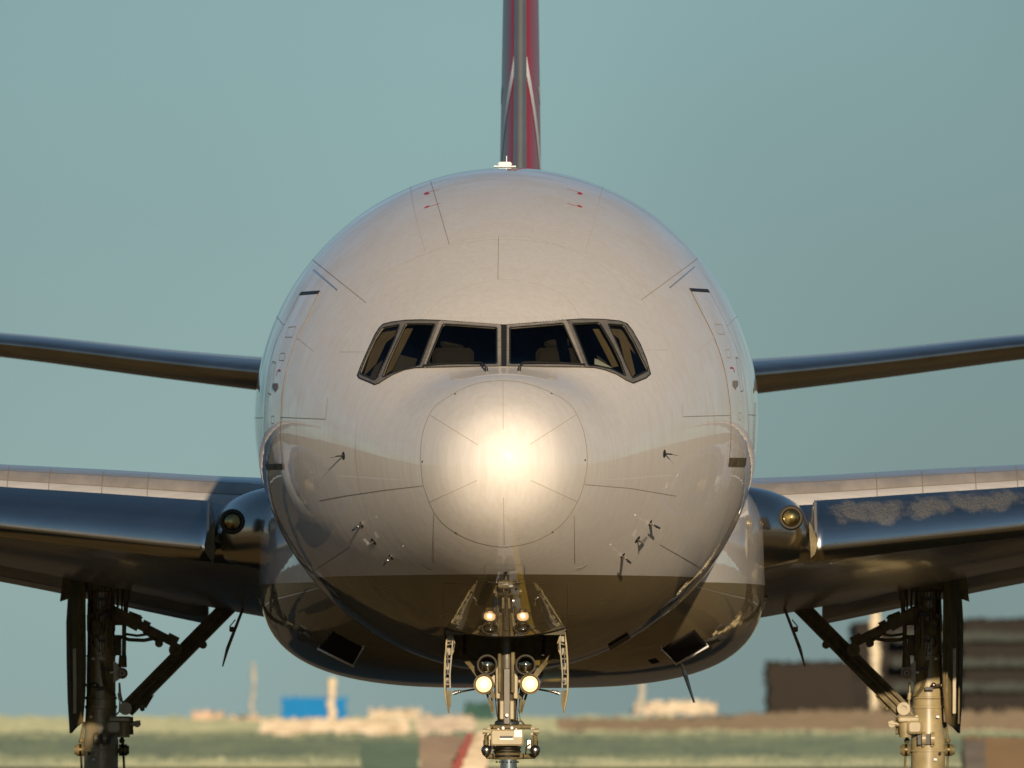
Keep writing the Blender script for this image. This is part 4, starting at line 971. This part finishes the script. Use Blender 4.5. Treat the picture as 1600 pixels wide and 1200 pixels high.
    # side fittings near the bottom
    for cx, s2 in ((884, -1), (1133, 1)):
        mb.use(gd).tube(G(cx-24, 1095), G(cx+24, 1095), 34*kk).tube(G(cx+s2*16, 1095), G(cx+s2*36, 1095), 26*kk); mb.use(M['lens_gold']).tube(G(cx-6, 1095), G(cx+6, 1095), 37*kk)
        mb.use(gd).path([G(cx-4, 1130), G(cx-6, 1180), G(cx-10, 1260)], 7*kk).path([G(cx, 1060), G(cx-s2*10, 990), G(cx-s2*22, 930)], 9*kk).ball(G(cx-s2*6, 1040), 17*kk, 10)
    mb.use(gd).tube(G(850, 1100, 37), G(1160, 1100, 37), 14*kk)
    leg = mb.build('main_gear', None, ROOT)
    leg['label'] = 'main gear leg under the wing on the %s' % ('right, its lower half in sunlight' if sx > 0 else 'left, fully in shade')
    # folding side brace
    mb = PMB(); a, b = G(255, 243, 37.3), G(862, 858, 37.0)
    mb.use(gd).beam(a, b, 96*kk, .10); d = (b-a).normalized(); n_ = Vector((d.z, 0, -d.x))
    for s2 in (-1, 1): mb.beam(a+n_*s2*42*kk+Vector((0, -.06, 0)), b+n_*s2*34*kk+Vector((0, -.06, 0)), 15*kk, .14)
    mb.beam(a+Vector((0, -.03, 0)), b+Vector((0, -.05, 0)), 12*kk, .14)
    mb.lathe([(0, 24*kk), (.16, 24*kk)], G(415, 478, 37.1)+Vector((0, .0, 0)), (0, -1, 0), 18)
    mb.use(g).lathe([(0, 38*kk), (.2, 38*kk), (.2, 18*kk), (.17, 18*kk)], G(868, 852, 36.95), (0, -1, 0), 20)
    mb.use(gd).lathe([(0, 40*kk), (.22, 40*kk), (.22, 18*kk), (.18, 18*kk)], G(574, 508, 36.98), (0, -1, 0), 20)
    mb.prism([G(700, 770, 37), G(760, 800, 37), G(772, 838, 37), G(748, 850, 37)], (0, .1, 0)); mb.ball(G(770, 853, 37), 15*kk, 10)
    mb.build('side_brace', None, leg)
    # lock link
    mb = PMB(); mb.use(gd).beam(G(575, 470, 37), G(800, 355, 36.95), 52*kk, .14).beam(G(790, 365, 36.95), G(980, 265, 36.9), 74*kk, .16).beam(G(560, 455, 36.95), G(620, 425, 36.95), 40*kk, .18)
    mb.beam(G(660, 470, 37.1), G(760, 400, 37.0), 22*kk, .06).lathe([(0, 24*kk), (.12, 24*kk)], G(672, 470, 37.0), (0, -1, 0), 14).path([G(700, 440), G(760, 452, 37.05), G(850, 448), G(900, 430)], 11*kk).path([G(735, 415), G(800, 425, 37.05), G(870, 415)], 8*kk)
    mb.tube(G(778, 318, 36.9), G(850, 290, 36.9), 12*kk).tube(G(775, 310, 36.85), G(790, 325, 36.85), 14*kk).beam(G(730, 372, 36.9), G(770, 352, 36.9), 50*kk, .2).lathe([(0, 14*kk), (.08, 14*kk)], G(750, 372, 36.82), (0, -1, 0), 10)
    mb.build('lock_link', None, leg)
    mb = PMB(); mb.use(gd).tube(G(865, 60), G(865, 190), 14*kk).tube(G(865, 150), G(865, 215), 24*kk, 20*kk).tube(G(865, 210), G(868, 300), 14*kk).tube(G(876, 330, 36.95), G(878, 545, 36.9), 13*kk).tube(G(884, 540, 36.9), G(886, 610, 36.9), 22*kk, 26*kk)
    mb.use(g).lathe([(0, 33*kk), (.12, 33*kk), (.13, 22*kk), (.11, 16*kk)], G(888, 645, 36.95), (0, -1, 0), 24).use(M['dark']).lathe([(0, 9*kk), (.12, 9*kk)], G(888, 645, 36.94), (0, -1, 0), 12)
    mb.use(gd).tube(G(890, 100, 37.1), G(890, 300, 37.1), 6*kk).tube(G(918, 100, 37.1), G(914, 260, 37.1), 7*kk).box(G(915, 480, 37), (44*kk, .08, 120*kk), bev=.01).path([G(905, 700), G(900, 760), G(880, 850)], 6*kk)
    mb.use(g).tube(G(905, 760, 36.85), G(900, 800, 36.85), 11*kk).tube(G(905, 705, 36.85), G(905, 760, 36.85), 5*kk).path([G(900, 795, 36.85), G(905, 870, 36.85), G(925, 890, 36.85)], 5*kk)
    mb.build('retract_actuator', None, leg)
    # leg door: a tall folded plate that runs aft
    mb = PMB(); fr = [G(cx, cy, 36.6) for cx, cy in ((1108, 60), (1106, 350), (1104, 620), (1108, 760), (1122, 932))]
    re = [G(cx, cy, 38.2) for cx, cy in ((1196, 60), (1214, 350), (1212, 560), (1206, 800), (1194, 996))]
    md_ = [G(cx, cy, 37.6) for cx, cy in ((1150, 60), (1158, 350), (1156, 600), (1158, 780), (1160, 960))]
    mb.use(M['plate']).grid([[a_, b_, c_] for a_, b_, c_ in zip(fr, md_, re)]); dr = mb.build('leg_door', None, leg, sharp=20)
    md = dr.modifiers.new('thickness', 'SOLIDIFY'); md.thickness = .03; md.offset = 0
    mb = PMB(); mb.use(g).beam(G(1168, 500, 37.2), G(1166, 880, 37.2), 18*kk, .02).use(gd).beam(G(1125, 300, 36.7), G(1122, 900, 36.7), 10*kk, .03).beam(G(1200, 300, 37.9), G(1192, 940, 37.9), 8*kk, .03); mb.build('door_stiffener', None, leg)
    mb = PMB(); mb.use(gd).prism([G(1192, 50, 37.4), G(1232, 40, 37.4), G(1255, 226, 37.4), G(1196, 206, 37.4)], (0, .03, 0)); mb.build('hinged_door', None, leg)
    # truck beam and six wheels (below the frame)
    cz = .67-CL; cx0 = G(1012, 100).x
    mb = PMB(); mb.use(g).beam((cx0, 35.3, cz), (cx0, 38.7, cz), .28, .34, up=(0, 0, 1)); mb.tube(G(1012, 1200), Vector((cx0, 37, cz)), .2)
    for dy in (-1.45, 0, 1.45): mb.tube((cx0-.6, 37+dy, cz), (cx0+.6, 37+dy, cz), .09)
    mb.build('truck_beam', None, leg)
    for dy in (-1.45, 0, 1.45):
        for s2 in (-1, 1):
            c = Vector((cx0+s2*.70, 37+dy, cz)); mb = PMB(); mb.use(M['rubber']).lathe([(-.24, .36), (-.24, .56), (-.19, .64), (-.08, .67), (.08, .67), (.19, .64), (.24, .56), (.24, .36)], c, (1, 0, 0), 36)
            mb.use(g).lathe([(-.15, .08), (-.2, .3), (-.235, .36), (.235, .36), (.2, .3), (.15, .08)], c, (1, 0, 0), 24); mb.build('main_wheel', None, leg)
    # slim door rod hanging inboard
    mb = PMB(); mb.use(gd).tube(G(170, 262, 34), G(262, 500, 34), 8*kk, 10*kk, 8).tube(G(262, 500, 34), G(291, 606, 34), 10*kk, 4*kk, 8).box(G(238, 380, 34), (26*kk, .06, 16*kk)).ball(G(240, 392, 34), 12*kk, 8).tube(G(215, 330, 34), G(250, 372, 34), 4*kk, None, 6); mb.build('door_rod', None, leg)
main_gear(1); main_gear(-1)

# ------------------------------------------------------------------ ground and background
def W(px, py, y):
    """world point seen at (px, py) at y metres behind the nose"""
    k = (y+D)/F; return Vector(((px-800)*k, y, CAMZ+(HZ-py)*k))
GR = mat('field_grass', (.16, .13, .055), rough=.95, spec=.1, col2=(.10, .09, .04), nscale=.15)
def gz(y):
    if y < 900: return 0.0
    if y < 2900: t = (y-900)/2000; return .62*t*t*(3-2*t)
    if y < 3100: return .62
    return .62-(y-3100)*.004
mb = MB(); xs = [-9000, -3000, -1000, -400, -100, 0, 100, 400, 1000, 3000, 9000]
yy_ = [-9000, -3000, -1000, -400, 0, 300, 600, 900]+list(np.linspace(950, 2900, 40))+[3100, 5000, 12000]
mb.use(GR).grid([[Vector((x, y, gz(y))) for x in xs] for y in yy_])
tag(mb.build('ground', None, None, sharp=None), kind='structure')
# tall grass: standing rows of blades, the only face of a field one sees from this low
def grass_mat(name, a, b_):
    m = mat(name, a, rough=.9, spec=.1, col2=b_, nscale=.9, aniso=(.35, .02, 4.5)); return m
g_light = grass_mat('pale_yellow_grass', (.32, .33, .215), (.19, .22, .155)); g_dark = grass_mat('dark_blue_green_grass', (.115, .145, .105), (.065, .095, .078)); g_mid = grass_mat('mid_grass', (.18, .205, .135), (.11, .14, .10))  # the grass's own tones: pale yellow, dark blue-green and one between
rng = np.random.default_rng(3); mb = MB(); yrow = 640.0
while yrow < 3050:
    d_ = yrow+D; hw = .030*d_; cell = d_/F*2.6; n_ = int(2*hw/cell); px_low = HZ+(CAMZ-gz(yrow))*F/d_
    xs_ = np.linspace(-hw, hw, n_)+rng.uniform(-.3, .3, n_)*cell
    e1 = np.cumsum(rng.normal(0, 1, n_)); e1 -= np.convolve(e1, np.ones(61)/61, 'same'); e1 = np.clip(e1, -6, 6)
    base = d_/F*4.0; hgt = base*(1.6+.22*e1+rng.uniform(-.8, .8, n_))
    q_ = px_low+rng.normal(0, 2.5)
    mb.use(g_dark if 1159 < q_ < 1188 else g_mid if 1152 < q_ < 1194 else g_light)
    z0 = gz(yrow); tilt = rng.uniform(-.2, .2, n_)*cell
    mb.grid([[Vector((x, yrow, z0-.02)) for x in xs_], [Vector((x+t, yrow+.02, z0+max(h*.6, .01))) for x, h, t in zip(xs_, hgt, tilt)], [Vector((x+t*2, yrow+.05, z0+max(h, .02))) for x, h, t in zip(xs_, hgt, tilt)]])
    yrow += max(9.0, d_*d_/(2.2*F)*1.5)
tag(mb.build('grass', None, None, smooth=False), label='tall yellow-green airfield grass with a darker band across it', kind='stuff')
asph = mat('runway_asphalt', (.105, .072, .026), rough=.85, noise=.35, nscale=.5, spec=.2)
mb = MB(); mb.use(asph).grid([[Vector((x, y, .004)) for x in (-32, 32)] for y in (-700, -300, 0, 300, 520)]); tag(mb.build('runway', None), kind='structure')
yel = mat('yellow_line_paint', (.75, .50, .06), rough=.6, noise=.2, nscale=2); whi = mat('white_line_paint', (.75, .73, .68), rough=.6, noise=.2, nscale=2)
mb = MB(); mb.use(yel)
def line(P, wd):
    P = [Vector((p[0], p[1], .008)) for p in P]; g = []
    for i_, p in enumerate(P):
        d = (P[min(i_+1, len(P)-1)]-P[max(i_-1, 0)]).normalized(); s_ = Vector((-d.y, d.x, 0))*wd/2; g.append([p-s_, p+s_])
    mb.grid(g)
line([(.6, y) for y in np.linspace(-12, 70, 20)], .3)
line([(30-38*math.cos(a), -30+30*math.sin(a)) for a in np.linspace(0, 1.3, 30)], .3)
line([(-30+34*math.cos(a), -34+30*math.sin(a)) for a in np.linspace(.1, 1.4, 30)], .3)
tag(mb.build('taxiway_line', None), kind='structure')
mb = MB(); mb.use(whi)
for y in range(-600, 500, 60): mb.grid([[Vector((x, yy2, .012)) for x in (-.45, .45)] for yy2 in (y, y+30)])
for sx in (-1, 1): mb.grid([[Vector((sx*28+x, yy2, .012)) for x in (-.45, .45)] for yy2 in (-690, 510)])
tag(mb.build('runway_marking', None), kind='structure')

# far things: built with fine, uneven outlines as the hot air over the field makes them
def ragged(name, px0, py0, px1, py1, y, depth, m, amp=3.0, cell=2.2, seed=1, amp_bot=None, top=None, parent=None):
    """a box-shaped thing px0..px1 by py0..py1 whose edges waver in the heat; real depth"""
    rng = random.Random(seed); k = (y+D)/F
    nx = max(4, int((px1-px0)/cell)); nz = max(3, int((py1-py0)/cell)); F_ = []
    el = [0]; 
    for i_ in range(nz): el.append(el[-1]*.25+rng.uniform(-amp, amp)*.9)
    er = [0]
    for i_ in range(nz): er.append(er[-1]*.25+rng.uniform(-amp, amp)*.9)
    et = [0]
    for i_ in range(nx): et.append(et[-1]*.3+rng.uniform(-amp, amp))
    ab = amp if amp_bot is None else amp_bot; eb = [0]
    for i_ in range(nx): eb.append(eb[-1]*.3+rng.uniform(-ab, ab))
    for a in range(nz+1):
        t = a/nz; r = []
        for b in range(nx+1):
            s_ = b/nx; tp = top(s_) if top else 0
            x = px0+(px1-px0)*s_+(el[a] if b == 0 else er[a] if b == nx else rng.uniform(-.3, .3)*cell); z = py0+tp+(py1-py0-tp)*t+(et[b] if a == 0 else eb[b] if a == nz else 0)
            r.append(W(x, z, y))
        F_.append(r)
    B_ = [[p+Vector((0, depth, 0)) for p in r] for r in F_]
    mb = MB(); mb.use(m); mb.grid(F_); mb.grid([r[::-1] for r in B_])
    mb.grid([F_[0], B_[0]]); mb.grid([B_[-1], F_[-1]]); mb.grid([[r[0] for r in B_], [r[0] for r in F_]]); mb.grid([[r[-1] for r in F_], [r[-1] for r in B_]])
    return mb.build(name, None, parent, smooth=False)
def bgmat(name, c, c2=None, rough=.9): return mat(name, c, rough=rough, col2=c2 if c2 else tuple(k*.7 for k in c), nscale=1.2, aniso=(.5, .1, 2.2))
mb_dark = bgmat('hangar_dark_cladding', (.016, .012, .008), (.012, .009, .006)); mb_band = bgmat('hangar_window_band', (.042, .050, .042), (.03, .036, .033))
HY = 2650
h = ragged('hangar', 1505, 968, 1720, 1128, HY, 60, mb_dark, 4, 1.7, 11); h['kind'] = ''; del h['kind']
tag(h, 'dark banded terminal block at the right edge behind the main gear', 'building')
for k, (y0, y1) in enumerate(((988, 1002), (1028, 1042), (1066, 1080))): ragged('window_band', 1395, y0, 1720, y1, HY-1.5, 1.2, mb_band, 3, 1.8, 20+k, parent=h)
h2 = ragged('terminal_wing', 1338, 974, 1504, 1128, HY+4, 60, mb_dark, 4, 1.7, 12, parent=h)
o = ragged('hangar', 1200, 1036, 1337, 1124, HY-40, 35, bgmat('hangar_brown', (.020, .014, .008), (.015, .011, .007)), 5, 1.7, 13); tag(o, 'low dark brown hangar left of the banded terminal block', 'building')
TP = bgmat('earth_bank', (.17, .13, .085), (.12, .095, .065))
o = ragged('boundary_wall', 870, 1112, 1720, 1148, 1700, 3, TP, 5, 1.7, 14, top=lambda s_: -14*max(0, min(1, (s_-.15)*3))+12); tag(o, 'long taupe wall running below the dark hangars', 'wall')
CR = bgmat('cream_paint', (.66, .56, .42), (.34, .27, .18)); PK = bgmat('salmon_panel', (.60, .42, .30), (.4, .3, .2))
o = ragged('blue_truck', 440, 1090, 541, 1124, HY, 3, bgmat('blue_container', (.0, .17, .42), (.0, .15, .38)), 3.2, 1.8, 15); o.name = 'container'; tag(o, 'bright blue container on the field left of the nose gear', 'container')
o = ragged('fuel_trailer', 408, 1124, 640, 1160, 1500, 4, CR, 3.6, 1.7, 16); tag(o, 'long cream trailer below the blue container', 'trailer')
o = ragged('bus', 575, 1108, 655, 1132, HY-40, 4, CR, 5, 1.7, 17); o.name = 'airport_bus'; tag(o, 'cream bus just right of the long cream trailer', 'bus')
o = ragged('van', 650, 1118, 742, 1160, 1510, 4, bgmat('beige_van', (.50, .42, .32), (.3, .25, .2)), 5, 1.7, 18); o.name = 'service_van'; tag(o, 'beige service van left of the nose gear box', 'van')
o = ragged('airport_shed', 990, 1097, 1122, 1116, HY-40, 5, CR, 5, 1.7, 19); tag(o, 'small cream shed under the blade antenna right of the nose gear', 'shed')
o = ragged('airport_shed', 300, 1112, 350, 1134, HY-40, 4, PK, 5, 1.7, 21); tag(o, 'faint salmon shed right of the left main gear', 'shed')
o = ragged('airport_shed', 358, 1118, 404, 1134, HY-40, 4, PK, 5, 1.7, 22); tag(o, 'salmon shed just left of the long cream trailer', 'shed')
o = ragged('tree', 726, 1098, 772, 1140, HY-80, 4, bgmat('teal_foliage', (.03, .09, .07), (.02, .06, .05)), 5, 1.7, 23); o.name = 'green_kiosk'; tag(o, 'dark green kiosk behind the nose gear leg', 'kiosk')
o = ragged('tail', 656, 1150, 722, 1240, 480, 2, bgmat('taupe_body', (.20, .15, .11), (.15, .115, .09)), 3, 3, 24); o.name = 'ground_vehicle'; tag(o, 'taupe ground vehicle with a slanted red stripe left of the nose gear', 'vehicle')
mb = MB(); mb.use(bgmat('red_stripe', (.26, .05, .04), (.20, .06, .05))); 
L_ = []
for t in np.linspace(0, 1, 22): L_.append([W(728-34*t+random.uniform(-3, 3), 1146+84*t, 478.5), W(742-34*t+random.uniform(-3, 3), 1146+84*t, 478.5)])
mb.grid(L_); mb.build('red_stripe', None, o)
mb = MB(); mb.use(CR); L_ = []
for t in np.linspace(0, 1, 22): L_.append([W(743-34*t+random.uniform(-3, 3), 1143+86*t, 478.6), W(778-30*t+random.uniform(-3, 3), 1143+86*t, 478.6)])
mb.grid(L_); mb.build('cream_panel', None, o)
o = ragged('shed', 1505, 1152, 1700, 1235, 560, 3, bgmat('brown_shed', (.13, .085, .045), (.11, .075, .04)), 2.5, 3, 25); o.name = 'equipment_hut'; tag(o, 'brown equipment hut at the lower right corner', 'hut')
ragged('door', 1506, 1156, 1540, 1235, 558.6, 1, bgmat('hut_door', (.09, .08, .07)), 2, 3, 26, parent=o)
o = ragged('cabinet', 563, 1162, 654, 1230, 600, 2, bgmat('green_cabinet', (.06, .10, .075), (.05, .085, .065)), 3, 3, 27); o.name = 'equipment_cabinet'; tag(o, 'dark green cabinet left of the taupe ground vehicle', 'cabinet')
# masts: wavering pale poles
for px, y0, y1, wd, c, lab in ((518, 1060, 1230, 13, (.75, .62, .42), 'bright cream mast passing in front of the blue container'), (1367, 935, 1230, 15, (.72, .62, .44), 'tall cream mast between the right main gear and its brace'),
                               (396, 1035, 1124, 7, (.50, .47, .38), 'thin pale mast left of the blue container'), (1003, 1064, 1112, 12, (.48, .46, .38), 'faint pale mast above the small cream shed')):
    rng = random.Random(px); mm = bgmat('mast_paint_%s' % ['a', 'b', 'c', 'd'][px % 4], c, tuple(k*.6 for k in c)); F_ = []; dx = 0; Y = 1900 if wd > 12.5 else 2600
    for yy2 in np.arange(y0, y1, 2.2):
        dx = dx*.7+rng.uniform(-1.6, 1.6); w2 = wd/2*(1+rng.uniform(-.35, .35))
        F_.append([W(px+dx+w2*math.cos(a), yy2, Y)+Vector((0, math.sin(a)*.3, 0)) for a in np.linspace(0, 2*math.pi, 9)[:-1]])
    mb = MB(); mb.use(mm).grid(F_, True); o = mb.build('light_mast', None, sharp=None); tag(o, lab, 'mast', 'wavering masts on the far side of the field')
